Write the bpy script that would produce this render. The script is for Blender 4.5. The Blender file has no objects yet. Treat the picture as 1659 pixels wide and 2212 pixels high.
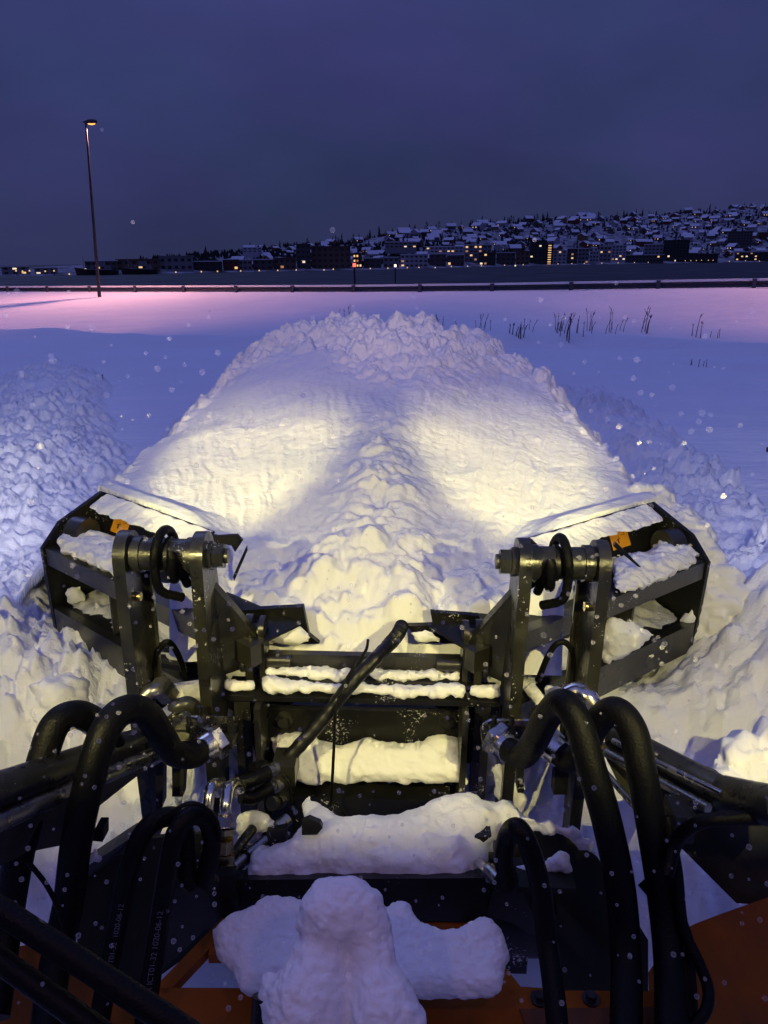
import bpy, bmesh, math, random
import numpy as np
from mathutils import Matrix, Vector
random.seed(7); RNG = np.random.default_rng(7)
R = math.radians
scene = bpy.context.scene
COL = scene.collection

# ------------------------------------------------------------------ camera
F, CX, CY = 1597.0, 829.5, 1105.5          # photo measured at 1659 x 2211
TH, RO = R(18.78), R(0.6)
CAM = Vector((0, 0, 3.0))
cd = bpy.data.cameras.new('camera'); cam = bpy.data.objects.new('camera', cd); COL.objects.link(cam)
cd.sensor_fit = 'VERTICAL'; cd.sensor_height = 36.0; cd.lens = 36.0 * F / 2211.0
cd.clip_start = 0.05; cd.clip_end = 8000
cam.matrix_world = Matrix.Translation(CAM) @ Matrix.Rotation(R(90) - TH, 4, 'X') @ Matrix.Rotation(-RO, 4, 'Z')
scene.camera = cam
scene.render.resolution_x = 768; scene.render.resolution_y = 1024
scene.view_settings.view_transform = 'Standard'; scene.view_settings.look = 'None'
scene.view_settings.exposure = 0.0; scene.view_settings.gamma = 1.0

# ------------------------------------------------------------------ world: overcast blue dusk, brighter overhead
w = bpy.data.worlds.new('World'); scene.world = w; w.use_nodes = True
nt = w.node_tree; nt.nodes.clear()
def N(nt, t, **k):
    n = nt.nodes.new(t)
    for a, b in k.items(): setattr(n, a, b)
    return n
o_ = N(nt, 'ShaderNodeOutputWorld'); bg = N(nt, 'ShaderNodeBackground')
tc = N(nt, 'ShaderNodeTexCoord'); sp = N(nt, 'ShaderNodeSeparateXYZ')
ramp = N(nt, 'ShaderNodeValToRGB'); e = ramp.color_ramp.elements
e[0].position = 0.0; e[0].color = (0.028, 0.034, 0.092, 1)
e[1].position = 1.0; e[1].color = (0.118, 0.140, 0.46, 1)
for p, c in ((0.06, (0.029, 0.036, 0.102)), (0.14, (0.031, 0.037, 0.116)), (0.30, (0.037, 0.044, 0.145)), (0.42, (0.047, 0.055, 0.185)), (0.6, (0.098, 0.116, 0.38))):
    q = e.new(p); q.color = (*c, 1)
nz = N(nt, 'ShaderNodeTexNoise'); nz.inputs['Scale'].default_value = 2.2; nz.inputs['Detail'].default_value = 4
mp = N(nt, 'ShaderNodeMapping'); mp.inputs['Scale'].default_value = (1, 1, 2.2)
mr = N(nt, 'ShaderNodeMapRange'); mr.inputs['To Min'].default_value = 0.72; mr.inputs['To Max'].default_value = 1.28
mr.inputs['From Min'].default_value = 0.25; mr.inputs['From Max'].default_value = 0.75
ml = N(nt, 'ShaderNodeVectorMath', operation='SCALE')
L = nt.links.new
L(tc.outputs['Generated'], sp.inputs[0]); L(sp.outputs['Z'], ramp.inputs['Fac'])
L(tc.outputs['Generated'], mp.inputs[0]); L(mp.outputs[0], nz.inputs['Vector']); L(nz.outputs['Fac'], mr.inputs['Value'])
L(ramp.outputs['Color'], ml.inputs[0]); L(mr.outputs[0], ml.inputs['Scale'])
nz2 = N(nt, 'ShaderNodeTexNoise'); nz2.inputs['Scale'].default_value = 3.1; nz2.inputs['Detail'].default_value = 5; nz2.inputs['Roughness'].default_value = .55
L(mp.outputs[0], nz2.inputs['Vector']); mr2 = N(nt, 'ShaderNodeMapRange'); mr2.inputs['From Min'].default_value = .38; mr2.inputs['From Max'].default_value = .62; L(nz2.outputs['Fac'], mr2.inputs['Value'])
tn = N(nt, 'ShaderNodeMix', data_type='RGBA'); tn.inputs['A'].default_value = (.92, 1.04, 1.0, 1); tn.inputs['B'].default_value = (1.10, 1.0, 1.10, 1); L(mr2.outputs[0], tn.inputs['Factor'])
mm = N(nt, 'ShaderNodeVectorMath', operation='MULTIPLY'); L(ml.outputs[0], mm.inputs[0]); L(tn.outputs['Result'], mm.inputs[1])
L(mm.outputs[0], bg.inputs['Color']); bg.inputs['Strength'].default_value = 1.0
L(bg.outputs[0], o_.inputs[0])

# dusk glow through cloud: one very soft, very weak blue sun
sd = bpy.data.lights.new('sun', 'SUN'); sun = bpy.data.objects.new('sun', sd); COL.objects.link(sun)
sd.energy = 0.26; sd.angle = R(25); sd.color = (0.36, 0.45, 1.0)
sun.rotation_euler = (R(48), 0, R(-150))

# ------------------------------------------------------------------ machine frame (loader stands turned and rolled a little)
M = Matrix.Translation((-0.154, 0, 0)) @ Matrix.Rotation(R(-1.62), 4, 'Z') @ Matrix.Translation((0, 0, 2)) @ Matrix.Rotation(R(1.29), 4, 'Y') @ Matrix.Translation((0, 0, -2))
MI = M.inverted()

# work lights of the loader (their housings are built with the loader) and an added fill for the bonnet
def spot(name, loc, target, power, size, blend, rad, col, frame=M, parent=None):
    d = bpy.data.lights.new(name, 'SPOT'); o = bpy.data.objects.new(name, d); COL.objects.link(o)
    d.energy = power; d.spot_size = R(size); d.spot_blend = blend; d.shadow_soft_size = rad; d.color = col
    a = frame @ Vector(loc); b = frame @ Vector(target)
    o.matrix_world = Matrix.Translation(a) @ (b - a).to_track_quat('-Z', 'Y').to_matrix().to_4x4()
    return o
LWARM = (1.0, 0.87, 0.32)
LAMPX, LAMPY, LAMPZ = 1.08, 0.60, 2.86
for s in (-1, 1):
    spot('work_light_beam', (s*LAMPX, LAMPY, LAMPZ), (s*1.25, 4.2, 0.9), 245, 94, 0.25, 0.008, LWARM)
    spot('work_light_beam', (s*LAMPX, LAMPY, LAMPZ), (s*(0.82 if s < 0 else 0.80), 4.85, 1.82), 1150, 20, 0.7, 0.008, LWARM)
    spot('roof_and_fill_beam', (s*0.75, 0.34, 3.35), (s*1.3, 7.8, 2.75), 380, 40, 1.0, 0.05, (1.0, 0.76, 0.70))
    spot('roof_and_fill_beam', (s*0.70, 0.34, 3.30), (s*0.3, 3.0, 0.9), 10, 130, 1.0, 0.05, (1.0, 0.55, 0.42))  # added warm fill that tints the bonnet, no lamp of its own
    spot('roof_and_fill_beam', (s*0.88, 0.30, 3.35), (s*6.6, 9.5, 0.3), 1900 if s < 0 else 1000, 38, 1.0, 0.05, (0.88, 0.88, 1.0))

# ------------------------------------------------------------------ pixel rays -> real positions
def ray(u, v):
    x = (u-CX)/F; y = -(v-CY)/F
    c, s = math.cos(RO), math.sin(RO); x, y = x*c + y*s, -x*s + y*c
    return Vector((x, math.cos(TH) + y*math.sin(TH), -math.sin(TH) + y*math.cos(TH)))
CAMM = MI @ CAM
def mray(u, v): return MI.to_3x3() @ ray(u, v)
def U(u, v, Y=None, z=None, x=None):         # photo pixel + one known coordinate -> machine-frame point
    d = mray(u, v)
    k = (Y-CAMM.y)/d.y if Y is not None else (z-CAMM.z)/d.z if z is not None else (x-CAMM.x)/d.x
    return CAMM + d*k
def W(u, v, Y=None, z=None):
    d = ray(u, v); k = Y/d.y if Y is not None else (z-3.0)/d.z
    return CAM + d*k

# ------------------------------------------------------------------ noise (numpy)
def _h(ix, iy, seed):
    n = (ix.astype(np.int64)*374761393 + iy.astype(np.int64)*668265263 + seed*982451653) & 0x7fffffff
    n = (n ^ (n >> 13)) * 1274126177 & 0x7fffffff
    n = (n ^ (n >> 16)) * 2246822519 & 0x7fffffff
    return (n & 0xffffff)/float(0xffffff)
def vnoise(x, y, seed=0):
    ix = np.floor(x); iy = np.floor(y); fx = x-ix; fy = y-iy
    fx = fx*fx*fx*(fx*(fx*6-15)+10); fy = fy*fy*fy*(fy*(fy*6-15)+10)
    a = _h(ix, iy, seed); b = _h(ix+1, iy, seed); c = _h(ix, iy+1, seed); d = _h(ix+1, iy+1, seed)
    return (a*(1-fx)+b*fx)*(1-fy) + (c*(1-fx)+d*fx)*fy
def fbm(x, y, o=4, seed=0):
    r = 0; a = .5; t = 0
    for i in range(o):
        r = r + a*vnoise(x*2**i + 17.3*i, y*2**i - 9.1*i, seed+i); t += a; a *= .5
    return r/t
def lumps(x, y, seed=0, rmin=.25, rmax=.75):      # domes of random size, 0..1: crumbled snow
    ix = np.floor(x); iy = np.floor(y); best = np.zeros_like(x)
    for dx in (-1, 0, 1):
        for dy in (-1, 0, 1):
            cx = ix+dx; cy = iy+dy
            px = cx + _h(cx, cy, seed); py = cy + _h(cx, cy, seed+1)
            r = rmin + (rmax-rmin)*_h(cx, cy, seed+2)**2; sq = .7+.6*_h(cx, cy, seed+3)
            d2 = ((x-px)*sq)**2 + ((y-py)/sq)**2
            best = np.maximum(best, np.sqrt(np.maximum(r*r-d2, 0))*(.5+.8*_h(cx, cy, seed+4)))
    return best
def sstep(a, b, x):
    t = np.clip((x-a)/(b-a), 0, 1); return t*t*(3-2*t)

# ------------------------------------------------------------------ materials
def mat(name, col, rough=.5, metal=0, var=.15, vscale=6, bump=0, bscale=40, frost=0, spec=.5, coat=0, sss=0):
    m = bpy.data.materials.new(name); m.use_nodes = True; nt = m.node_tree; L = nt.links.new
    b = nt.nodes['Principled BSDF']; b.inputs['Roughness'].default_value = rough; b.inputs['Metallic'].default_value = metal
    b.inputs['Specular IOR Level'].default_value = spec
    if coat: b.inputs['Coat Weight'].default_value = coat; b.inputs['Coat Roughness'].default_value = .15
    if sss:
        b.inputs['Subsurface Weight'].default_value = sss; b.inputs['Subsurface Radius'].default_value = (.02, .022, .026); b.inputs['Subsurface Scale'].default_value = 1.0
    tc = N(nt, 'ShaderNodeTexCoord')
    n = N(nt, 'ShaderNodeTexNoise'); n.inputs['Scale'].default_value = vscale; n.inputs['Detail'].default_value = 6; L(tc.outputs['Object'], n.inputs['Vector'])
    r = N(nt, 'ShaderNodeMapRange'); r.inputs['From Min'].default_value = .3; r.inputs['From Max'].default_value = .7
    r.inputs['To Min'].default_value = 1-var; r.inputs['To Max'].default_value = 1+var; L(n.outputs['Fac'], r.inputs['Value'])
    s = N(nt, 'ShaderNodeVectorMath', operation='SCALE'); s.inputs[0].default_value = col; L(r.outputs[0], s.inputs['Scale'])
    out = s.outputs[0]
    if frost:
        n2 = N(nt, 'ShaderNodeTexNoise'); n2.inputs['Scale'].default_value = 95; n2.inputs['Detail'].default_value = 3; L(tc.outputs['Object'], n2.inputs['Vector'])
        n3 = N(nt, 'ShaderNodeTexNoise'); n3.inputs['Scale'].default_value = 5; L(tc.outputs['Object'], n3.inputs['Vector'])
        ad = N(nt, 'ShaderNodeMath', operation='ADD'); L(n2.outputs['Fac'], ad.inputs[0]); L(n3.outputs['Fac'], ad.inputs[1])
        cr = N(nt, 'ShaderNodeMapRange'); cr.inputs['From Min'].default_value = 1.30-frost; cr.inputs['From Max'].default_value = 1.38-frost; L(ad.outputs[0], cr.inputs['Value'])
        mx = N(nt, 'ShaderNodeMix', data_type='RGBA'); L(cr.outputs[0], mx.inputs['Factor']); L(out, mx.inputs['A']); mx.inputs['B'].default_value = (.55, .55, .55, 1)
        out = mx.outputs['Result']
    L(out, b.inputs['Base Color'])
    if rough < .95:
        rr = N(nt, 'ShaderNodeMapRange'); rr.inputs['From Min'].default_value = .3; rr.inputs['From Max'].default_value = .7
        rr.inputs['To Min'].default_value = max(.05, rough-.1); rr.inputs['To Max'].default_value = min(1, rough+.15)
        L(n.outputs['Fac'], rr.inputs['Value']); L(rr.outputs[0], b.inputs['Roughness'])
    if bump:
        nb = N(nt, 'ShaderNodeTexNoise'); nb.inputs['Scale'].default_value = bscale; nb.inputs['Detail'].default_value = 8; L(tc.outputs['Object'], nb.inputs['Vector'])
        bp = N(nt, 'ShaderNodeBump'); bp.inputs['Strength'].default_value = bump; bp.inputs['Distance'].default_value = .01; L(nb.outputs['Fac'], bp.inputs['Height']); L(bp.outputs[0], b.inputs['Normal'])
    return m
def snowmat(name, col, fine, crumb, cs, rough=.7, sss=0):
    m = mat(name, col, rough, var=.03, vscale=3, bump=fine, bscale=26, spec=.25, sss=sss); nt = m.node_tree; L = nt.links.new
    b = nt.nodes['Principled BSDF']; bp = [n for n in nt.nodes if n.type == 'BUMP'][0]; tc = [n for n in nt.nodes if n.type == 'TEX_COORD'][0]
    wn = N(nt, 'ShaderNodeTexNoise'); wn.inputs['Scale'].default_value = cs*.6; L(tc.outputs['Object'], wn.inputs['Vector'])
    ad = N(nt, 'ShaderNodeVectorMath', operation='MULTIPLY_ADD'); L(wn.outputs['Color'], ad.inputs[0]); ad.inputs[1].default_value = (.06, .06, .06); L(tc.outputs['Object'], ad.inputs[2])
    vo = N(nt, 'ShaderNodeTexVoronoi', feature='SMOOTH_F1'); vo.inputs['Scale'].default_value = cs; vo.inputs['Smoothness'].default_value = .35; L(ad.outputs[0], vo.inputs['Vector'])
    b2 = N(nt, 'ShaderNodeBump', invert=True); b2.inputs['Strength'].default_value = crumb; b2.inputs['Distance'].default_value = .35/cs; L(vo.outputs['Distance'], b2.inputs['Height'])
    L(bp.outputs[0], b2.inputs['Normal']); L(b2.outputs[0], b.inputs['Normal']); return m
SNOW = snowmat('snow', (.86, .86, .87), .6, .30, 17)
SNOWS = snowmat('crumbled_snow', (.86, .86, .87), .8, .55, 15)
SNOWO = mat('snow', (.86, .86, .88), .7, var=.02, vscale=3, bump=.5, bscale=30, spec=.3)
SNOWF = mat('field_snow', (.84, .84, .88), .75, var=.03, vscale=.4, bump=.8, bscale=9, spec=.2)
SNOWM = snowmat('packed_snow', (.80, .80, .81), .7, .28, 34, .65, .08)
_nt = SNOWF.node_tree; _b = _nt.nodes['Principled BSDF']; _bp = [n for n in _nt.nodes if n.type == 'BUMP'][0]
_mp = N(_nt, 'ShaderNodeMapping'); _mp.inputs['Scale'].default_value = (.55, 1.5, 1); _mp.inputs['Rotation'].default_value = (0, 0, .35)
_tc = [n for n in _nt.nodes if n.type == 'TEX_COORD'][0]; _nt.links.new(_tc.outputs['Object'], _mp.inputs[0])
_n = N(_nt, 'ShaderNodeTexNoise'); _n.inputs['Scale'].default_value = 1.6; _n.inputs['Detail'].default_value = 9; _n.inputs['Roughness'].default_value = .62; _nt.links.new(_mp.outputs[0], _n.inputs['Vector'])
_b2 = N(_nt, 'ShaderNodeBump'); _b2.inputs['Strength'].default_value = .55; _b2.inputs['Distance'].default_value = .16; _nt.links.new(_n.outputs['Fac'], _b2.inputs['Height']); _nt.links.new(_bp.outputs[0], _b2.inputs['Normal']); _nt.links.new(_b2.outputs[0], _b.inputs['Normal'])
STRIP = mat('dirty_snow', (.6, .6, .6), .7, var=.25, vscale=18, bump=.8, bscale=70)
BLACK = mat('black_paint', (.007, .007, .007), .42, var=.3, bump=.15, bscale=25, frost=.05, coat=.05, spec=.3)
OLIVE = mat('dark_frame_paint', (.017, .017, .012), .33, .0, var=.55, vscale=9, bump=.35, bscale=30, frost=.03, coat=.25)
STEEL = mat('steel', (.30, .30, .28), .28, .95, var=.25, vscale=15, bump=.1, bscale=80)
CHROME = mat('zinc_steel', (.62, .60, .52), .22, 1, var=.15, vscale=20)
BRASS = mat('yellow_zinc', (.62, .52, .22), .25, 1, var=.15, vscale=20)
DSTEEL = mat('dark_steel', (.055, .055, .048), .30, .7, var=.3, vscale=12, bump=.2, bscale=50, frost=.02)
RUBBER = mat('rubber', (.0035, .0035, .0038), .45, var=.3, bump=.3, bscale=120, spec=.13)
SLEEVE = mat('sleeve_rubber', (.005, .005, .005), .35, spec=.4)
ORANGE = mat('orange_paint', (.29, .080, .005), .55, var=.2, vscale=7, bump=.15, bscale=30, spec=.2)
STICK = mat('sticker_orange', (.85, .36, .008), .45, var=.06, vscale=20)
INK = mat('ink_black', (.01, .01, .01), .5)
PRINT = mat('grey_print', (.10, .10, .12), .6)
RAIL = mat('galvanised_rail', (.040, .048, .070), .7, .0, var=.2, vscale=3)
POLE = mat('lamp_pole', (.05, .05, .055), .5, .5)
REED = mat('dry_stalk', (.075, .055, .055), .8)
WATER = mat('sea_water', (.010, .014, .020), .55, var=.2, vscale=.05, bump=.6, bscale=.5, spec=.22)
BARK = mat('bark', (.03, .025, .022), .9)
LEAF = mat('conifer', (.018, .026, .022), .9, var=.5, vscale=.3)
def glow(name, col, st):
    m = bpy.data.materials.new(name); m.use_nodes = True; b = m.node_tree.nodes['Principled BSDF']
    b.inputs['Base Color'].default_value = (*col, 1); b.inputs['Emission Color'].default_value = (*col, 1); b.inputs['Emission Strength'].default_value = st
    return m
GSOD = glow('sodium_lamp', (1, .38, .06), 2.2)
GWIN = [glow('lit_window_amber', (1, .60, .24), 1.0), glow('lit_window_white', (1, .76, .50), 1.1), glow('lit_window_dim', (1, .5, .22), .35)]
GLASSD = mat('dark_window', (.015, .017, .022), .2)

# ------------------------------------------------------------------ object helpers
def mesh_obj(name, verts, faces, m, parent=None, smooth=None, frame=None, bevel=0, recalc=True):
    me = bpy.data.meshes.new(name)
    if bevel or recalc:
        bm = bmesh.new(); vs = [bm.verts.new(v) for v in verts]
        for f in faces:
            try: bm.faces.new([vs[i] for i in f])
            except ValueError: pass
        if bevel:
            es = [e for e in bm.edges if len(e.link_faces) == 2 and e.calc_face_angle(0) > .5]
            bmesh.ops.bevel(bm, geom=es, offset=bevel, segments=2, affect='EDGES', profile=.5, clamp_overlap=True)
        if recalc: bmesh.ops.recalc_face_normals(bm, faces=bm.faces)
        bm.to_mesh(me); bm.free()
    else: me.from_pydata(verts, [], faces)
    me.materials.append(m)
    if smooth is not None:
        me.polygons.foreach_set('use_smooth', [True]*len(me.polygons))
        if smooth < 180: me.set_sharp_from_angle(angle=R(smooth))
    o = bpy.data.objects.new(name, me); COL.objects.link(o)
    if parent is not None: attach(o, parent)
    elif frame is not None: o.matrix_world = frame
    return o
def attach(o, parent):
    o.parent = parent
    b = parent.get('_base')
    if b is not None: o.location = -Vector(b)
def thing(name, label, cat, base=(0, 0, 0), frame=None, group=None):
    o = bpy.data.objects.new(name, None); COL.objects.link(o); o.empty_display_size = .2
    o.matrix_world = (frame if frame is not None else Matrix.Identity(4)) @ Matrix.Translation(base)
    o['_base'] = tuple(base); tag(o, label, cat, group); return o
def tag(o, label=None, cat=None, group=None, kind=None):
    if label: o['label'] = label
    if cat: o['category'] = cat
    if group: o['group'] = group
    if kind: o['kind'] = kind
    return o
class MB:
    def __init__(s): s.v = []; s.f = []
    def add(s, v, f):
        n = len(s.v); s.v += [tuple(p) for p in v]; s.f += [tuple(i+n for i in q) for q in f]; return s
    def box(s, x0, x1, y0, y1, z0, z1):
        return s.add([(x0,y0,z0),(x1,y0,z0),(x1,y1,z0),(x0,y1,z0),(x0,y0,z1),(x1,y0,z1),(x1,y1,z1),(x0,y1,z1)],
                     [(3,2,1,0),(4,5,6,7),(0,1,5,4),(1,2,6,5),(2,3,7,6),(3,0,4,7)])
    def prism(s, pts, off):                 # polygon (3D points) extruded by vector
        n = len(pts); off = Vector(off)
        v = [Vector(p) for p in pts] + [Vector(p)+off for p in pts]
        return s.add(v, [tuple(range(n-1, -1, -1)), tuple(range(n, 2*n))] + [(i, (i+1) % n, n+(i+1) % n, n+i) for i in range(n)])
    def cyl(s, a, b, r, n=24, r2=None, cap=True, rot=0):
        a = Vector(a); b = Vector(b); d = (b-a).normalized(); r2 = r if r2 is None else r2
        x = d.orthogonal().normalized()
        if abs(d.z) < .95: x = Vector((0, 0, 1)) - d*d.z; x.normalize()
        y = d.cross(x)
        c = [(math.cos(rot+2*math.pi*i/n), math.sin(rot+2*math.pi*i/n)) for i in range(n)]
        v = [a + x*(p*r) + y*(q*r) for p, q in c] + [b + x*(p*r2) + y*(q*r2) for p, q in c]
        f = [(i, (i+1) % n, n+(i+1) % n, n+i) for i in range(n)]
        if cap: f += [tuple(range(n-1, -1, -1)), tuple(range(n, 2*n))]
        return s.add(v, f)
    def build(s, name, m, parent=None, smooth=35, frame=None, bevel=0):
        return mesh_obj(name, s.v, s.f, m, parent, smooth, frame, bevel)
def catmull(P, k=8):
    P = [Vector(p) for p in P]; P = [P[0]*2-P[1]] + P + [P[-1]*2-P[-2]]; out = []
    for i in range(1, len(P)-2):
        for j in range(k):
            t = j/k; a, b, c, d = P[i-1:i+3]
            out.append(.5*((2*b)+(c-a)*t+(2*a-5*b+4*c-d)*t*t+(-a+3*b-3*c+d)*t**3))
    out.append(P[-2]); return out
def tube_mb(mb, P, r, n=16, ribs=0, ribamp=0, rfun=None):
    T = [(P[min(i+1, len(P)-1)]-P[max(i-1, 0)]).normalized() for i in range(len(P))]
    x = T[0].orthogonal().normalized(); V = []; acc = 0
    for i, p in enumerate(P):
        x = (x - T[i]*x.dot(T[i])).normalized(); y = T[i].cross(x)
        if i: acc += (P[i]-P[i-1]).length
        rr = r if rfun is None else rfun(i/(len(P)-1))
        if ribs: rr *= 1 + ribamp*(0.5+0.5*math.cos(2*math.pi*acc/ribs))
        V += [p + x*(rr*math.cos(2*math.pi*j/n)) + y*(rr*math.sin(2*math.pi*j/n)) for j in range(n)]
    Fc = [(i*n+j, i*n+(j+1) % n, (i+1)*n+(j+1) % n, (i+1)*n+j) for i in range(len(P)-1) for j in range(n)]
    Fc += [tuple(range(n-1, -1, -1)), tuple((len(P)-1)*n+j for j in range(n))]
    return mb.add(V, Fc)
def hose(name, pts, r, m, parent, k=8, n=18, px=True, ribs=0, ribamp=0, frame=None):
    P = [U(u, v, Y=Y) for u, v, Y in pts] if px else pts
    mb = MB(); tube_mb(mb, catmull(P, k), r, n, ribs, ribamp)
    return mb.build(name, m, parent, 60, frame)
def cable_fill(P, step):
    out = [P[0]]
    for a, b in zip(P[:-1], P[1:]):
        n = max(1, int((b-a).length/step))
        out += [a.lerp(b, (i+1)/n) for i in range(n)]
    return out
# lumps of snow: spheres joined by a voxel remesh, roughened, baked to a plain mesh
ICO = None
def snow_lump(name, balls, label, cat='snow', voxel=.012, rough=.012, size=.06, m=None, frame=M, group=None, kind=None, seed=0):
    """balls: (centre, radius) or (centre, (rx, ry, rz))"""
    mb_v = []; mb_f = []
    bm = bmesh.new(); bmesh.ops.create_icosphere(bm, subdivisions=2, radius=1); bm.verts.ensure_lookup_table()
    iv = [v.co.copy() for v in bm.verts]; fi = [tuple(v.index for v in f.verts) for f in bm.faces]; bm.free()
    for c, r in balls:
        rx, ry, rz = (r, r, r) if not hasattr(r, '__len__') else r
        n = len(mb_v); mb_v += [(c[0]+p.x*rx, c[1]+p.y*ry, c[2]+p.z*rz) for p in iv]; mb_f += [tuple(i+n for i in f) for f in fi]
    me = bpy.data.meshes.new('tmp'); me.from_pydata(mb_v, [], mb_f); o = bpy.data.objects.new('tmp', me); COL.objects.link(o)
    md = o.modifiers.new('r', 'REMESH'); md.mode = 'VOXEL'; md.voxel_size = voxel
    sm = o.modifiers.new('s', 'SMOOTH'); sm.iterations = 4; sm.factor = .6
    dg = bpy.context.evaluated_depsgraph_get(); ev = o.evaluated_get(dg); me2 = bpy.data.meshes.new_from_object(ev)
    bpy.data.objects.remove(o); bpy.data.meshes.remove(me)
    # displace along normals with 3-plane noise
    n = len(me2.vertices); co = np.empty(n*3, 'f4'); me2.vertices.foreach_get('co', co); co = co.reshape(-1, 3)
    no = np.empty(n*3, 'f4'); me2.vertex_normals.foreach_get('vector', no); no = no.reshape(-1, 3)
    q = co.astype('f8')/size + seed*7.7
    d = (fbm(q[:, 0]+q[:, 2]*.63, q[:, 1]+q[:, 2]*.77, 4, seed)-.5) + .6*(lumps(q[:, 0]*.9+q[:, 2]*.5, q[:, 2]+q[:, 1]*.6, seed+5)-.3)
    d = d + .35*(fbm(q[:, 0]*3.1+q[:, 2]*2.1, q[:, 1]*3.1+q[:, 2]*1.7, 3, seed+9)-.5)+.3*(lumps(q[:, 0]*2.6+q[:, 2]*1.5, q[:, 2]*2.6+q[:, 1]*1.9, seed+15)-.3)
    co = co + no*(d*rough*2)[:, None].astype('f4')
    me2.vertices.foreach_set('co', co.ravel()); me2.name = name
    me2.materials.clear(); me2.materials.append(m or SNOWM)
    me2.polygons.foreach_set('use_smooth', [True]*len(me2.polygons)); me2.update()
    ob = bpy.data.objects.new(name, me2); COL.objects.link(ob); ob.matrix_world = frame
    if label: tag(ob, label, cat, group, kind)
    return ob
def inpoly(p, poly):
    c = False; n = len(poly)
    for i in range(n):
        a, b = poly[i], poly[i-1]
        if (a[1] > p[1]) != (b[1] > p[1]) and p[0] < (b[0]-a[0])*(p[1]-a[1])/(b[1]-a[1])+a[0]: c = not c
    return c
def edist(p, poly):
    best = 1e9
    for i in range(len(poly)):
        a, b = poly[i-1], poly[i]; dx, dy = b[0]-a[0], b[1]-a[1]; L2 = dx*dx+dy*dy+1e-9
        t = max(0, min(1, ((p[0]-a[0])*dx+(p[1]-a[1])*dy)/L2)); best = min(best, math.hypot(p[0]-a[0]-t*dx, p[1]-a[1]-t*dy))
    return best
def outline_balls(poly, place, rmax, step=9, flat=1.0):
    """fill an outline measured in the photo with balls set at their real place: place(u,v)->(point, metres per pixel)"""
    us = [p[0] for p in poly]; vs = [p[1] for p in poly]; out = []
    u = min(us)
    while u < max(us):
        v = min(vs)
        while v < max(vs):
            p = (u+random.uniform(-.3, .3)*step, v+random.uniform(-.3, .3)*step)
            if inpoly(p, poly):
                d = edist(p, poly); c, mpp = place(*p); r = min(max(d, step*.55)*mpp, rmax)
                out.append((c, (r, r, r*flat)))
            v += step
        u += step
    return out
def atY(Y):
    def f(u, v):
        p = U(u, v, Y=Y); return p, (p-CAMM).length/F
    return f
def atZ(z):
    def f(u, v):
        p = U(u, v, z=z); return p, (p-CAMM).length/F
    return f

# ================================================================== SETTING
def rail_y(x): return 55.3 - .4914*(x+26.6)
RAILX = np.array([-90, -26.6, -1.5, 5.7, 16.5, 60]); RAILZ = np.array([.95, 1.14, 1.34, 1.46, 1.70, 2.1])
def rail_z(x): return np.interp(x, RAILX, RAILZ)
def seg_dist(x, y, P):                     # distance to a polyline and position along it
    best = np.full(x.shape, 1e9); tt = np.zeros(x.shape); side = np.zeros(x.shape); acc = 0
    for (ax, ay), (bx, by) in zip(P[:-1], P[1:]):
        dx, dy = bx-ax, by-ay; L2 = dx*dx+dy*dy; t = np.clip(((x-ax)*dx+(y-ay)*dy)/L2, 0, 1)
        d = np.hypot(x-ax-t*dx, y-ay-t*dy); m = d < best
        tt = np.where(m, acc+t*math.sqrt(L2), tt); best = np.where(m, d, best); acc += math.sqrt(L2)
    return best, tt
def ground_z(x, y):
    ry = rail_y(x); rz = rail_z(x); t = (y-10)/(ry-10)
    crest = .52 + .035*(fbm(x*.09, x*0+3, 3, 5)-.5)*2 + .02*np.sin(x*.31)
    low = .10*np.clip(y/20, 0, 1) + .16*(fbm(x*.16, y*.16, 3, 9)-.5)*np.clip((y-4)/6, 0, 1)
    z = low + (rz-low)*sstep(crest-.03, 1.0, t)**.8
    z = z + .34*np.exp(-((t-crest)/.03)**2)*(.5+fbm(x*.2, y*.1, 3, 15))*np.clip((y-12)/8, 0, 1)
    z = np.where(t > 1.0, rz, z)
    over = np.clip(y-ry-.6, 0, 30); z = z - np.minimum(over*1.2, 5.5)
    # wheel-ploughed field: faint drifts
    z = z + (.09*(fbm(x*.35+y*.1, y*1.1, 4, 21)-.5) + .03*np.sin(x*2.2+y*1.3+3*fbm(x*.2, y*.2, 2, 5))*(fbm(x*.15, y*.15, 2, 23) > .5)*np.clip((16-y)/4, 0, 1))*np.clip((y-6)/5, 0, 1)*(t < 1)
    return z
def rows():
    a = np.linspace(-7, .4, 26)[:-1]
    b = 0.4 + (np.exp(np.linspace(0, math.log(48), 940))-1)*2.05
    return np.concatenate([a, b])
ys = rows(); nc = 900
sx = np.linspace(-1, 1, nc)
YY, SS = np.meshgrid(ys, sx, indexing='ij')
XX = SS*(3.6+.82*np.clip(YY, 0, None)) + .2
ZZ = ground_z(XX, YY)
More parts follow.
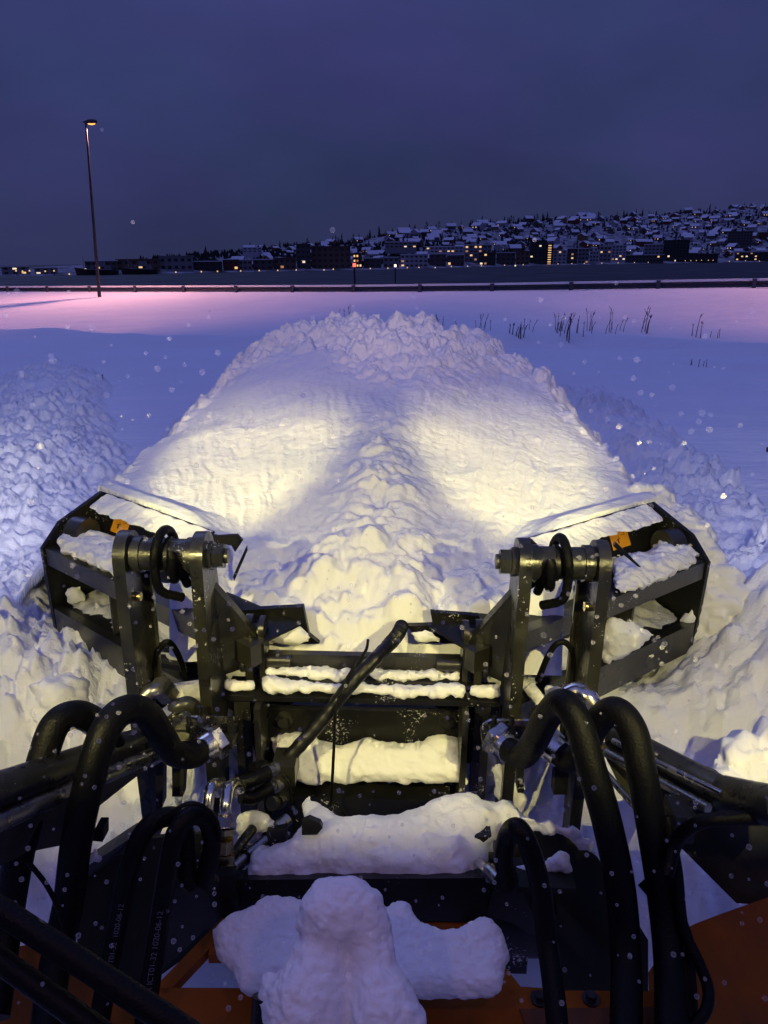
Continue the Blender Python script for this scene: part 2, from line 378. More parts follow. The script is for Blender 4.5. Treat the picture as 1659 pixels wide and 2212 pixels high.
# windrows thrown up beside the lane
def windrow(P, hw, hh, sc, seed, skew=0):
    global ZZ
    d, t = seg_dist(XX, YY, P)
    n = fbm(XX*.8, YY*.8, 3, seed)
    w_ = np.interp(t, [0, 6, 16], hw) * (.75+.5*n); h_ = np.interp(t, [0, 6, 16], hh)*(.8+.4*n)
    prof = np.clip(1-(d/w_)**2, 0, 1)**1.15
    far = np.clip(1-(YY-10)/16, .3, 1)
    l = (lumps(XX/sc, YY/sc, seed+1)*.5*sc + lumps(XX/(sc*.42), YY/(sc*.42), seed+2)*.42*sc + lumps(XX/(sc*3.1), YY/(sc*2.6), seed+3)*.30*sc*(fbm(XX*.9, YY*.9, 2, seed+8) > .48) + lumps(XX/(sc*.2), YY/(sc*.2), seed+4)*.2*sc + lumps(XX/(sc*.11), YY/(sc*.11), seed+5)*.10*sc + 1.1*sc*(fbm(XX*4, YY*4, 6, seed+6)-.5))
    l = l*(.65+.75*sstep(.38, .62, fbm(XX*.7, YY*.7, 3, seed+11)))
    edge = sstep(0, .18, prof)
    ZZ = ZZ + h_*prof + l*edge
windrow([(-2.75, -1), (-2.75, 3.2), (-3.5, 5.6), (-5.2, 10.6), (-8.7, 19.5)], (1.5, 1.6, 1.35), (.50, .66, .40), .17, 31)
windrow([(3.0, -1), (2.85, 3.0), (2.95, 4.9)], (1.4, 1.5, 1.1), (.62, .86, .5), .18, 41)
windrow([(-1.25, 3.35), (-2.3, 3.45)], (.8, .9, .9), (.80, .62, .5), .15, 36)
windrow([(1.1, 3.25), (2.3, 3.35)], (.8, .9, .9), (.80, .62, .5), .15, 46)
windrow([(3.6, 4.2), (4.0, 7), (4.35, 11), (4.6, 17)], (.75, .7, .5), (.16, .12, .08), .20, 51)
windrow([(-3.2, 13.5), (-2.4, 9.5), (-2.2, 7.0)], (.8, .7, .5), (.16, .14, .08), .22, 61)
def grid_obj(name, XX, YY, ZZ, m, frame=None, mask=None):
    nr, nc_ = XX.shape; v = np.stack([XX, YY, ZZ], -1).reshape(-1, 3)
    idx = np.arange(nr*nc_).reshape(nr, nc_)
    q = np.stack([idx[:-1, :-1], idx[:-1, 1:], idx[1:, 1:], idx[1:, :-1]], -1).reshape(-1, 4)
    if mask is not None:
        mk = mask.ravel(); q = q[mk[q].all(1)]
        used = np.unique(q); rm = np.full(len(v), -1); rm[used] = np.arange(len(used)); v = v[used]; q = rm[q]
    me = bpy.data.meshes.new(name); me.vertices.add(len(v)); me.vertices.foreach_set('co', v.astype('f4').ravel())
    me.loops.add(q.size); me.loops.foreach_set('vertex_index', q.astype('i4').ravel())
    me.polygons.add(len(q)); me.polygons.foreach_set('loop_start', np.arange(0, q.size, 4, dtype='i4'))
    me.polygons.foreach_set('use_smooth', np.ones(len(q), bool)); me.update(calc_edges=True); me.materials.append(m)
    o = bpy.data.objects.new(name, me); COL.objects.link(o)
    if frame is not None: o.matrix_world = frame
    return o
tag(grid_obj('snow_field', XX, YY, ZZ, SNOWF), kind='structure')
tag(MB().add([(-6000, -6000, -3), (6000, -6000, -3), (6000, 6000, -3), (-6000, 6000, -3)], [(0, 1, 2, 3)]).build('sea_water', WATER, smooth=None), kind='structure')

# ---- far shore hillside
SH_U = [-700, -300, 0, 300, 500, 830, 1000, 1200, 1400, 1659, 2000, 2500]
SH_V = [603, 600, 597, 592, 588, 582, 577.5, 572.5, 569, 566, 563, 558]
SH_D = [330, 360, 411, 443, 481, 544, 640, 740, 830, 905, 980, 1050]
RG_U = [-700, -300, 0, 200, 350, 450, 530, 620, 700, 760, 850, 930, 1000, 1100, 1200, 1300, 1400, 1500, 1600, 1659, 2000, 2500]
RG_V = [590, 588, 580, 572, 559, 551, 543, 534, 531, 524, 507, 497, 491, 482, 473, 468, 466, 458, 449, 445, 420, 400]
def shore(u): return np.interp(u, SH_U, SH_D)
def ridge_d(u): return shore(u) + np.interp(u, [0, 400, 700, 1000, 1659, 2500], [90, 170, 260, 420, 620, 700])
def hill(u, t):
    """point on the hillside seen along photo column u, t = 0 at the shore .. 1 at the ridge"""
    yr = ridge_d(u); y = shore(u)*(1-t) + yr*t
    r0 = ray(u, np.interp(u, RG_U, RG_V)); zr = 3 + r0.z/r0.y*yr
    f = float(sstep(0.04, 1.0, np.array(t))*.45 + .55*max(0, (t-.04)/.96))
    z = -2.2 + (zr+2.2)*f
    if t < .012: z = -3.4
    k = y/r0.y; return Vector((r0.x*k, y, z))
hu = np.linspace(-700, 2500, 240); ht = np.concatenate([[0, .012], np.linspace(.014, 1, 30), [1.15, 1.6]])
HV = []
for t in ht:
    for u in hu:
        if t <= 1: p = hill(u, t); 
        else:
            p = hill(u, 1.0); p = Vector((p.x*(1+(t-1)*.6), p.y*(1+(t-1)*.6), p.z-(t-1)*60))
        if .05 < t <= 1: p.z += 1.6*(float(vnoise(np.array(p.x*.03), np.array(p.y*.03), 3))-.5)*2
        HV.append(p)
HV = np.array([tuple(p) for p in HV]).reshape(len(ht), len(hu), 3)
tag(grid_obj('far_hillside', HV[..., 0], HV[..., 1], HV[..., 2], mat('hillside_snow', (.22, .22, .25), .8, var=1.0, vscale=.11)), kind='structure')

# trees: proto conifers and bare birches
def conifer(name, h, r, n, seed):
    rnd = random.Random(seed); mb = MB()
    for i in range(n):
        t = rnd.random()**.8; z = h*(.08+.92*t); rr = r*(1-t)*(.55+.6*rnd.random())+.1; a = rnd.random()*6.283
        c = Vector((math.cos(a)*rr*.55, math.sin(a)*rr*.55, z)); s = (.45+.8*(1-t))*(.5+rnd.random())*.8
        d = Vector((math.cos(a), math.sin(a), -.45)).normalized(); x = d.cross(Vector((0, 0, 1))).normalized()
        mb.add([c-x*s*.6, c+x*s*.6, c+d*s*1.3+x*s*.15, c+d*s*1.3-x*s*.2, c+Vector((0, 0, s*.5))], [(0, 1, 2, 3), (0, 1, 4), (1, 2, 4), (3, 0, 4)])
    return mb
def bare(name, h, r, n, seed):
    rnd = random.Random(seed); mb = MB()
    for i in range(n):
        t = rnd.random(); z = h*(.25+.7*t); a = rnd.random()*6.283; rr = r*math.sin(min(1, (t+.15))*math.pi)**.6
        c = Vector((math.cos(a)*rr*rnd.random()*.5, math.sin(a)*rr*rnd.random()*.5, z)); d = Vector((math.cos(a)*rr, math.sin(a)*rr, h*.16)).normalized()
        s = (.8+rnd.random())*1.0; x = d.orthogonal().normalized()*.05
        mb.add([c-x, c+x, c+d*s+x*.3, c+d*s-x*.3], [(0, 1, 2, 3)])
        for q in range(3):
            e = (d+Vector((rnd.uniform(-.8, .8), rnd.uniform(-.8, .8), rnd.uniform(-.2, .8)))).normalized(); c2 = c+d*s*rnd.random()
            mb.add([c2-x, c2+x, c2+e*s*.6], [(0, 1, 2)])
    return mb
TP = []
for i in range(4):
    h = [13, 10, 11, 8][i]
    root = thing('conifer_tree' if i < 2 else 'bare_tree', '', 'tree'); root['_p'] = 1
    mb = conifer('c', h, [2.6, 2.9][i], 230, 50+i) if i < 2 else bare('b', h, 3.0, 170, 60+i)
    mb.build('crown', LEAF if i < 2 else BARK, root, smooth=None)
    MB().cyl((0, 0, -.8), (0, 0, h*.8), .25, 7, .08).build('trunk', BARK, root)
    TP.append(root)
def copy_tree(o, parent=None):
    c = o.copy(); COL.objects.link(c); c.parent = parent
    for ch in list(o.children): copy_tree(ch, c)
    return c
LMK = [(620, 'the red block'), (760, 'the brown slab'), (860, 'the small bright tower'), (960, 'the pale block with lit bay'), (1070, 'the tall grey block'), (1145, 'the brown block'), (1200, 'the stair tower'), (1290, 'the pale gable'), (1390, 'the glass hall'), (1490, 'the black cube'), (1600, 'the quay building'), (9999, 'the yellow-windowed building')]
def where(u, t):
    return ('%s %s' % ('just' if t < .3 else 'halfway up the slope' if t < .55 else 'high' if t < .82 else 'on the ridge', 'above '+[n for a, n in LMK if u < a][0])).replace('on the ridge above', 'on the ridge above')
TLAB = {0: ('tall dark spruce on the snowy hillside across the water', 'tall spruces on the far hillside'), 1: ('broad dark spruce on the snowy hillside across the water', 'broad spruces on the far hillside'),
        2: ('tall bare leafless tree on the hillside across the water', 'tall bare trees on the far hillside'), 3: ('low bare leafless tree on the hillside across the water', 'low bare trees on the far hillside')}
used = set(); rt = random.Random(3)
def place_tree(k, p, s, u, t):
    o = TP[k] if k not in used else copy_tree(TP[k]); used.add(k)
    o.location = p; o.scale = (s, s, s*rt.uniform(.9, 1.15)); o.rotation_euler = (0, 0, rt.random()*6.28)
    o['group'] = TLAB[k][1]; o['label'] = ['tall dark spruce', 'broad dark spruce', 'tall bare tree', 'low bare tree'][k]+' '+where(u, t)
for i in range(280):
    if i < 90:
        u = rt.uniform(380, 1690) if i % 3 else rt.uniform(700, 1200); t = rt.uniform(.93, 1.0)
    else:
        u = 1690 - (rt.random()**1.3)*1150; t = rt.uniform(.16, .93)
    p = hill(u, t); k = rt.choice([0, 1, 0, 2, 3]); sc = rt.uniform(.45, .95)*(1 if u > 800 else .75)
    place_tree(k, p, sc, u, t)
# undergrowth and woodland nobody could count between the houses
mb = MB(); rw = random.Random(12)
for i in range(5000):
    u = 1700 - (rw.random()**1.15)*1400; t = rw.uniform(.1, 1.0)
    if float(vnoise(np.array(u*.02), np.array(t*9.), 8)) < .36: continue
    p = hill(u, t); s = rw.uniform(.8, 2.3); hh = s*rw.uniform(1.2, 2.4)
    for q in range(4):
        a = rw.random()*6.28; c = p+Vector((math.cos(a)*s*.5, math.sin(a)*s*.5, hh*rw.uniform(.2, .7)))
        mb.add([c+Vector((-s*.5, 0, -hh*.3)), c+Vector((s*.5, .2, -hh*.25)), c+Vector((rw.uniform(-.3, .3)*s, 0, hh*.55)), c+Vector((0, s*.6, 0))], [(0, 1, 2), (0, 2, 3), (1, 3, 2)])
tag(mb.build('woodland', mat('leafless_scrub', (.030, .028, .030), .95), smooth=None), kind='stuff')

# ---- houses
WALLS = [mat('house_wall_dark', (.075, .068, .072), .8), mat('house_wall_white', (.30, .30, .33), .8), mat('house_wall_red', (.12, .03, .022), .8), mat('house_wall_ochre', (.16, .10, .05), .8)]
ROOFSN = mat('roof_snow', (.62, .62, .68), .8, var=.06, vscale=.5)
WN = ['dark', 'white', 'red', 'ochre']
def house_proto(wi, lit, sz):
    Wd, D, H, rh = sz
    r = thing('house', '', 'house')
    mb = MB().box(-Wd/2, Wd/2, -D/2, D/2, -3, H)
    mb.add([(-Wd/2, -D/2, H), (-Wd/2, D/2, H), (-Wd/2, 0, H+rh), (Wd/2, -D/2, H), (Wd/2, D/2, H), (Wd/2, 0, H+rh)], [(0, 1, 2), (3, 5, 4)])
    mb.build('wall', WALLS[wi], r, smooth=None)
    rb = MB()
    for s in (-1, 1):
        rb.prism([(-Wd/2-.5, s*(D/2+.6), H-.15*rh), (Wd/2+.5, s*(D/2+.6), H-.15*rh), (Wd/2+.5, 0, H+rh+.1), (-Wd/2-.5, 0, H+rh+.1)], (0, 0, .5))
    rb.build('roof', ROOFSN, r, smooth=None)
    for k, (x, z) in enumerate([(-Wd*.3, H*.55), (Wd*.05, H*.55), (Wd*.3, H*.55)]):
        on = lit > k
        MB().box(x-.55, x+.55, -D/2-.06, -D/2+.1, z-.5, z+.5).build('window', GWIN[k % 3] if on else GLASSD, r, smooth=None)
    return r
PR = {}
rh_ = random.Random(21)
def place_house(u, t, wi, lit, s, rot):
    key = (wi, lit)
    if key not in PR:
        PR[key] = house_proto(wi, lit, (rh_.uniform(11, 15), rh_.uniform(8, 10), rh_.uniform(4, 5.2), rh_.uniform(2.4, 3.4))); o = PR[key]
    else: o = copy_tree(PR[key])
    p = hill(u, t); o.location = p; o.rotation_euler = (0, 0, rot); o.scale = (s, s, s)
    o['label'] = '%s %s house %s' % (['unlit', 'one-windowed lit', 'two-windowed lit'][lit], WN[wi], where(u, t))
    o['group'] = '%s houses with %s on the far hillside' % (WN[wi], ['unlit windows', 'one lit window', 'two lit windows'][lit])
placed = []
tries = 0
while len(placed) < 290 and tries < 9000:
    tries += 1
    u = 1690 - (rh_.random()**1.25)*1180; t = rh_.uniform(.13, .99)
    p = hill(u, t)
    if any(abs(p.x-q.x) < 12 and abs(p.y-q.y) < 11 for q in placed): continue
    placed.append(p)
    lit = rh_.choices([0, 1, 2], [.60, .27, .13])[0]
    place_house(u, t, rh_.choices([0, 1, 2, 3], [.5, .28, .12, .10])[0], lit, rh_.uniform(.5, 1.05)*(1 if u > 850 else .75), math.atan2(-p.x, p.y)*1.0 + rh_.choice([0, .2, .5, -.3, 1.5, -.7, 1.2]))

# ---- waterfront blocks, measured column by column
def block(u0, u1, v0, v1, t, wallc, lit, label, wn='dark', roof=True, cols=None, rows_=None, name='apartment_building', special=None, gl=0):
    um = (u0+u1)/2; y = float(shore(um))*(1-t)+float(ridge_d(um))*t
    a, b = ray(u0, v1), ray(u1, v1); ka, kb = y/a.y, y/b.y; wdt = (b*kb-a*ka).length
    base = CAM + ray(um, v1)*(y/ray(um, v1).y); top = CAM + ray(um, v0)*(y/ray(um, v0).y); H = top.z-base.z
    rd = random.Random(int(u0*7+v0)); D = min(16, max(9, wdt*.5))
    r = thing(name, label, 'building'); r.location = base; r.rotation_euler = (0, 0, math.atan2(-base.x, base.y)*.8)
    MB().box(-wdt/2, wdt/2, 0, D, -4, H).build('wall', wallc, r, smooth=None)
    if roof: MB().box(-wdt/2-.3, wdt/2+.3, -.3, D+.3, H, H+.55).build('roof', ROOFSN if roof == 1 else wallc, r, smooth=None)
    nr = rows_ or max(2, int(H/3.1)); ncol = cols or max(3, min(12, int(wdt/3.4)))
    for i in range(nr):
        for j in range(ncol):
            x = -wdt/2 + wdt*(j+.5)/ncol; z = H*(i+.55)/nr; on = rd.random() < lit*.7
            if special == 'stair': on = j == ncol-1
            ww = min(1.0, wdt/ncol*.28)*(1.5 if special else 1); hh = H/nr*.2
            MB().box(x-ww, x+ww, -.10, .05, z-hh, z+hh).build('window', GWIN[gl if special else rd.choice([0, 0, 1, 2])] if on else GLASSD, r, smooth=None)
    return r
BW = WALLS[0]; BG = mat('grey_facade', (.19, .19, .21), .8); BB = mat('brown_facade', (.13, .085, .065), .8); BL = mat('pale_facade', (.36, .36, .40), .8); BR = WALLS[2]
BD = mat('black_facade', (.032, .030, .030), .5)
B_ = [
 (8, 60, 576, 594, .05, BG, .3, 'long low grey shed with yellow lights at the far left shore', 1),
 (78, 122, 579, 593, .05, BG, .25, 'low pale building with bright lamps between the shed and the moored ship', 1),
 (188, 254, 564, 588, .08, BW, .10, 'dark flat-roofed warehouse right behind the moored ship beside the lamp post', 1),
 (256, 344, 561, 587, .08, BB, .12, 'long brown terrace with stepped roof right of the lamp post', 2),
 (348, 417, 554, 586, .06, BG, .05, 'grey block with rounded pale walls on the left waterfront', 2),
 (419, 480, 565, 587, .05, BD, .06, 'black low block with snow edge on the left waterfront', 1),
 (483, 516, 561, 585, .05, BR, .2, 'red block under a snow roof on the left waterfront', 1),
 (517, 545, 562, 584, .05, BG, .2, 'small grey block beside the red block', 1),
 (548, 590, 561, 584, .05, BW, .28, 'dark block with scattered lit windows left of the brown slab', 1),
 (592, 640, 558, 583, .05, BB, .22, 'brown block with small lights left of the brown slab', 2),
 (642, 672, 528, 582, .07, BW, .12, 'narrow dark tower directly left of the brown slab', 2),
 (674, 758, 533, 581, .07, BB, .02, 'wide brown slab building without lit windows on the waterfront', 2),
 (763, 782, 548, 579, .05, BR, .85, 'small tower with rows of bright windows beside the brown slab', 2),
 (786, 824, 558, 578, .05, BW, .05, 'dark low block between the bright tower and the pale blocks', 1),
 (828, 862, 556, 579, .05, BG, .05, 'grey low block left of the pale block with lit bay', 1),
 (865, 924, 550, 578, .05, BL, .25, 'pale block with a lit bay in the middle of the waterfront', 1),
 (927, 963, 549, 577, .05, BW, .15, 'dark block right of the pale block with lit bay', 1),
 (966, 1002, 551, 576, .05, BW, .12, 'second dark block right of the pale block', 1),
 (1003, 1060, 529, 574, .09, BG, .25, 'tall grey block with bright windows at mid waterfront', 1),
 (1035, 1070, 546, 574, .04, BD, .2, 'black block in front of the tall grey block', 2),
 (1072, 1112, 546, 574, .05, BW, .08, 'dark block between the black block and the brown block', 1),
 (1114, 1142, 543, 573, .05, BB, .1, 'brown block standing left of the dark tower', 2),
 (1143, 1178, 520, 573, .06, BD, .10, 'tall black tower beside the bright stair column', 2),
 (1194, 1222, 541, 571, .05, BL, .35, 'pale block immediately right of the bright stair column', 1),
 (1224, 1246, 537, 570, .05, BW, .2, 'dark narrow block second right of the stair column', 1),
 (1248, 1270, 537, 570, .05, BG, .2, 'grey narrow block third right of the stair column', 1),
 (1273, 1292, 543, 566, .05, BL, .0, 'pale windowless gable at the waterfront right of the grey blocks', 1),
 (1294, 1318, 532, 565, .08, BG, .25, 'grey block with lit balconies on the right waterfront', 1),
 (1320, 1350, 530, 563, .08, BL, .2, 'pale block behind the long low glass hall', 1),
 (1342, 1430, 551, 567, .03, BW, .15, 'long low glass hall at the right waterfront', 1),
 (1392, 1430, 528, 550, .10, BG, .08, 'grey block behind the right end of the glass hall', 1),
 (1432, 1485, 519, 552, .08, BD, .0, 'big black cube without lit windows at the right waterfront', 2),
 (1431, 1545, 549, 566, .03, BD, .10, 'long black quay building with a row of small lights', 2),
 (1592, 1700, 544, 563, .03, BD, .45, 'low black building with big yellow windows at the right edge', 1),
 (1626, 1700, 501, 519, .35, BR, .0, 'wide red building with white roof high at the right edge', 1),
 (1572, 1620, 500, 530, .25, BW, .05, 'dark slab on the slope left of the wide red building', 2),
 (920, 1000, 533, 546, .15, BL, .3, 'pale terrace above the middle of the waterfront', 1),
 (832, 900, 523, 536, .22, BG, .15, 'grey terrace on the lower slope above the middle waterfront', 1),
 (525, 566, 535, 545, .5, BL, .1, 'pale hall with a large snow roof on the left ridge', 1),
]
for (u0, u1, v0, v1, t, wc, lit, lab, rf) in B_:
    block(u0, u1, v0, v1, t, wc, lit, lab, roof=rf)
block(1178, 1193, 528, 573, .055, BD, 1, 'narrow stair tower with a column of bright yellow windows', roof=2, cols=1, rows_=9, special='stair', gl=0, name='stair_tower')
# quay lamps
def quay_lamp(u, v, s, lab):
    y = float(shore(u))*.985; p = CAM+ray(u, v)*(y/ray(u, v).y); zb = -2.6
    r = thing('quay_lamp', lab, 'lamp', (0, 0, 0)); r.location = (p.x, p.y, zb); r['group'] = 'quay lamps along the far shore'
    MB().cyl((0, 0, -1), (0, 0, p.z-zb), .12, 8).build('pole', POLE, r)
    mb = MB(); mb.cyl((0, 0, p.z-zb-.3*s), (0, 0, p.z-zb+.5*s), .45*s, 10, .3*s); mb.build('lamp_glass', GWIN[1] if s > 1 else GWIN[0], r)
QL = [(35, 585), (49, 586), (64, 585), (98, 586), (117, 585), (185, 583), (228, 578), (320, 581), (1113, 574), (1010, 575), (1480, 563), (1492, 563), (1504, 562.5), (1515, 562), (1530, 562), (1540, 562), (1458, 563), (1610, 563), (940, 578), (700, 583), (600, 584)]
QL += [(u_, float(np.interp(u_, SH_U, SH_V))-2.5) for u_ in (150, 290, 380, 435, 470, 520, 560, 640, 720, 800, 838, 880, 905, 975, 1040, 1090, 1130, 1205, 1235, 1262, 1300, 1335, 1370, 1400, 1575, 1640)]
for u, v in QL: quay_lamp(u, v, 1.6 if u in (228, 320, 1113, 185, 1458) else .9, ('large bright' if u in (228, 320, 1113, 185, 1458) else 'small')+' quay lamp at the waterfront '+('near the far left shed' if u < 125 else 'near the moored ships' if u < 350 else 'below '+[n for a, n in LMK if u < a][0]))
# two ships moored at the far left
def ship(u0, u1, v, lab):
    um = (u0+u1)/2; y = float(shore(um))*.975; a = CAM+ray(u0, v)*(y/ray(u0, v).y); b = CAM+ray(u1, v)*(y/ray(u1, v).y); Ls = (b-a).length
    r = thing('moored_ship', lab, 'ship'); r.location = ((a.x+b.x)/2, y, -3.0); r.rotation_euler = (0, 0, math.atan2(b.y-a.y, b.x-a.x))
    mb = MB(); S = []
    for i in range(13):
        t = i/12; x = -Ls/2+Ls*t; wb = 3.0*math.sin(min(1, t*1.8+.02)*math.pi/2)*(1 if t < .85 else 1-.6*(t-.85)/.15); zt = 2.6+1.6*(1-t)**3
        S.append([(x, -wb, zt), (x+.8*(1-t), -wb*.6, -.5), (x+.8*(1-t), wb*.6, -.5), (x, wb, zt)])
    V = [p for s in S for p in s]; Fc = []
    for i in range(12):
        for j in range(4): Fc.append((i*4+j, i*4+(j+1) % 4, (i+1)*4+(j+1) % 4, (i+1)*4+j))
    Fc += [(0, 1, 2, 3), (48, 51, 50, 49)]
    mb.add(V, Fc).build('hull', BD, r, smooth=None)
    MB().box(-Ls*.1, Ls*.32, -2, 2, 2.6, 5.0).box(Ls*.02, Ls*.2, -1.7, 1.7, 5.0, 7.0).build('wheelhouse', BG, r, smooth=None)
    MB().cyl((-Ls*.28, 0, 2.5), (-Ls*.28, 0, 9.5), .12, 8).cyl((-Ls*.28, 0, 8), (-Ls*.18, 0, 3), .05, 6).build('mast', BL, r)
    for k in range(5):
        x = Ls*(.0+.05*k); MB().box(x-.5, x+.5, -2.06, -1.9, 3.4, 4.2).build('window', GWIN[0] if k in (1, 2) else GLASSD, r, smooth=None)
ship(163, 256, 593, 'dark moored ship with a pale mast crossed by the lamp post')
ship(262, 342, 592, 'dark moored ship lying right of the lamp post')
# channel marks in the sound
def beacon(u, v0, v1, y, lab, red):
    p = W(u, v1, Y=y); h = (v1-v0)/F*y
    r = thing('channel_beacon', lab, 'beacon'); r.location = p
    MB().cyl((0, 0, -2), (0, 0, h), .18, 8).build('pole', POLE, r)
    MB().cyl((0, 0, h*.72), (0, 0, h*.95), .3, 10).build('lamp_glass', glow('beacon_'+lab[:4], (1, .12, .08) if red else (1, .7, .5), 2.5), r)
beacon(766, 570, 600, 150, 'red lit beacon pole standing in the dark water', True)
beacon(854, 572, 594, 210, 'white lit beacon pole standing in the dark water', False)

# ---- guard rail on the road bank
gr = thing('guard_rail', 'long steel guard rail with snow-capped posts along the top of the snow bank', 'guard rail')
dxy = Vector((3.59, -1.764)).normalized()
def rp(s): x = -26.619+dxy.x*s; return Vector((x, 55.295+dxy.y*s, float(rail_z(np.array(x)))))
mb = MB(); sn = MB()
i0, i1 = -12, 22
prof = [(-.035, .0), (-.09, .03), (-.09, .08), (-.045, .12), (-.09, .16), (-.09, .205), (-.035, .24)]
for i in range(i0, i1):
    a = rp(i*4.0); b = rp((i+1)*4.0); nrm = Vector((-dxy.y, dxy.x, 0))
    for (o0, z0), (o1, z1) in zip(prof[:-1], prof[1:]):
        q = [a+nrm*o0+Vector((0, 0, .05+z0)), b+nrm*o0+Vector((0, 0, .05+z0)), b+nrm*o1+Vector((0, 0, .05+z1)), a+nrm*o1+Vector((0, 0, .05+z1))]
        mb.prism(q, nrm*.012)
    sn.prism([a-nrm*.13+Vector((0, 0, .295)), b-nrm*.13+Vector((0, 0, .295)), b+nrm*.07+Vector((0, 0, .295)), a+nrm*.07+Vector((0, 0, .295))], (0, 0, .10))
mb.build('rail', RAIL, gr)
sn.build('snow_cap', SNOW, gr)
for i in range(i0, i1+1):
    a = rp(i*4.0); MB().box(-.09, .09, -.22, -.10, -.4, .385).build('post', RAIL, gr, smooth=None).matrix_local = Matrix.Translation(a) @ Matrix.Rotation(math.atan2(dxy.y, dxy.x), 4, 'Z')

# ---- street lamps along the bank (the middle one is in the picture, its neighbours light the bank from outside the frame)
def street_lamp(base, lean, label, group, power, fwd=2.6):
    r = thing('street_lamp', label, 'street lamp'); r.location = base; r['group'] = group
    top = Vector((lean, .15, 9.35)); mb = MB(); P = [Vector((lean*t, .15*t, 9.35*t)) for t in (0, .25, .5, .75, 1)]
    P[0].z = -.6; tube_mb(mb, P, .1, 12, rfun=lambda t: .105-.055*t); mb.build('pole', POLE, r, 60)
    # cobra head on a short arm pointing over the road
    h0 = top+Vector((-.10, -.08, .0)); d = Vector((.75, .66, .10)).normalized(); x = d.cross(Vector((0, 0, 1))).normalized(); up = x.cross(d)
    S = []; nS = 9
    for i in range(nS):
        t = i/(nS-1); wv = .06+.12*math.sin(min(1, t*1.25)*math.pi*.62); hv = .06+.12*math.sin(math.pi*min(1, t*1.05)*.75)
        S.append([h0+d*(.72*t)+x*(wv*math.cos(a))+up*(hv*max(-.35, math.sin(a))) for a in [2*math.pi*j/14 for j in range(14)]])
    hb = MB(); V = [p for s in S for p in s]; Fc = [(i*14+j, i*14+(j+1) % 14, (i+1)*14+(j+1) % 14, (i+1)*14+j) for i in range(nS-1) for j in range(14)] + [tuple(range(14)), tuple((nS-1)*14+j for j in range(13, -1, -1))]
    hb.add(V, Fc).build('lamp_head', POLE, r, 60)
    c = h0+d*.45-up*.05; g = MB(); bm = bmesh.new(); bmesh.ops.create_uvsphere(bm, u_segments=16, v_segments=8, radius=1)
    mt = Matrix.Translation(c) @ Matrix((x, d, up)).transposed().to_4x4() @ Matrix.Diagonal((.11, .22, .08, 1)); bmesh.ops.transform(bm, matrix=mt, verts=bm.verts)
    me = bpy.data.meshes.new('lamp_glass'); bm.to_mesh(me); bm.free(); me.materials.append(GSOD); go = bpy.data.objects.new('lamp_glass', me); COL.objects.link(go); go.parent = r
    wb = Vector(base); l = spot('street_lamp_beam', wb+c+Vector((.0, .0, -.14)), wb+Vector((lean+1.0, fwd, 0)), power, 148, .20, .06, (1.0, .42, .36), Matrix.Identity(4))
bx = W(215, 645, Y=46); bz = float(ground_z(np.array([bx.x]), np.array([46.]))[0])
def gz(x, y): return float(ground_z(np.array([float(x)]), np.array([float(y)]))[0])
street_lamp((bx.x, 46, bz), .45, 'tall thin street lamp with a glowing orange head on the snow bank', 'street lamps along the bank', 5000)
street_lamp((25, 31.0, gz(25, 29.5)), .2, 'street lamp outside the picture to the right on the snow bank', 'street lamps along the bank', 4600, 5.0)
street_lamp((-50, 63, gz(-50, 63)), .2, 'street lamp outside the picture to the left on the snow bank', 'street lamps along the bank', 4000)

# ---- dry stalks sticking out of the snow
def ground_at(u, v):
    d = ray(u, v); t = 4.0
    for _ in range(4000):
        p = CAM+d*t
        if p.z < gz(p.x, p.y): return p
        t += .05
        if p.y > 60: break
    return CAM+d*(28/d.y)
rs = random.Random(9)
def tuft(u, v, n, hpx, spread, lab, thick=1.0):
    b = ground_at(u, v); r = thing('dry_reeds', lab, 'dry plant'); r.location = b; y = b.y
    mb = MB()
    for i in range(n):
        x0 = rs.uniform(-spread, spread)/F*y; h = hpx/F*y*rs.uniform(.4, .95); lx = rs.uniform(-.12, .38)*h; dy = rs.uniform(-.4, .4)
        P = [Vector((x0, dy, -.2)), Vector((x0+lx*.3, dy, h*.45)), Vector((x0+lx, dy+rs.uniform(-.1, .1), h))]
        tube_mb(mb, catmull(P, 3), .012*thick, 5, rfun=lambda t: (.013-.009*t)*thick)
        for q in range(rs.choice([2, 4, 6])):
            t = rs.uniform(.4, .95); p = P[1].lerp(P[2], t); dd = Vector((rs.uniform(-.35, .45), 0, .5)).normalized()*h*rs.uniform(.08, .2)
            tube_mb(mb, [p, p+dd*.5, p+dd], .006*thick, 4)
    mb.cyl((-spread/F*y, 0, -.12), (spread/F*y, 0, -.12), .012, 6); mb.build('stalks', REED, r, smooth=None)
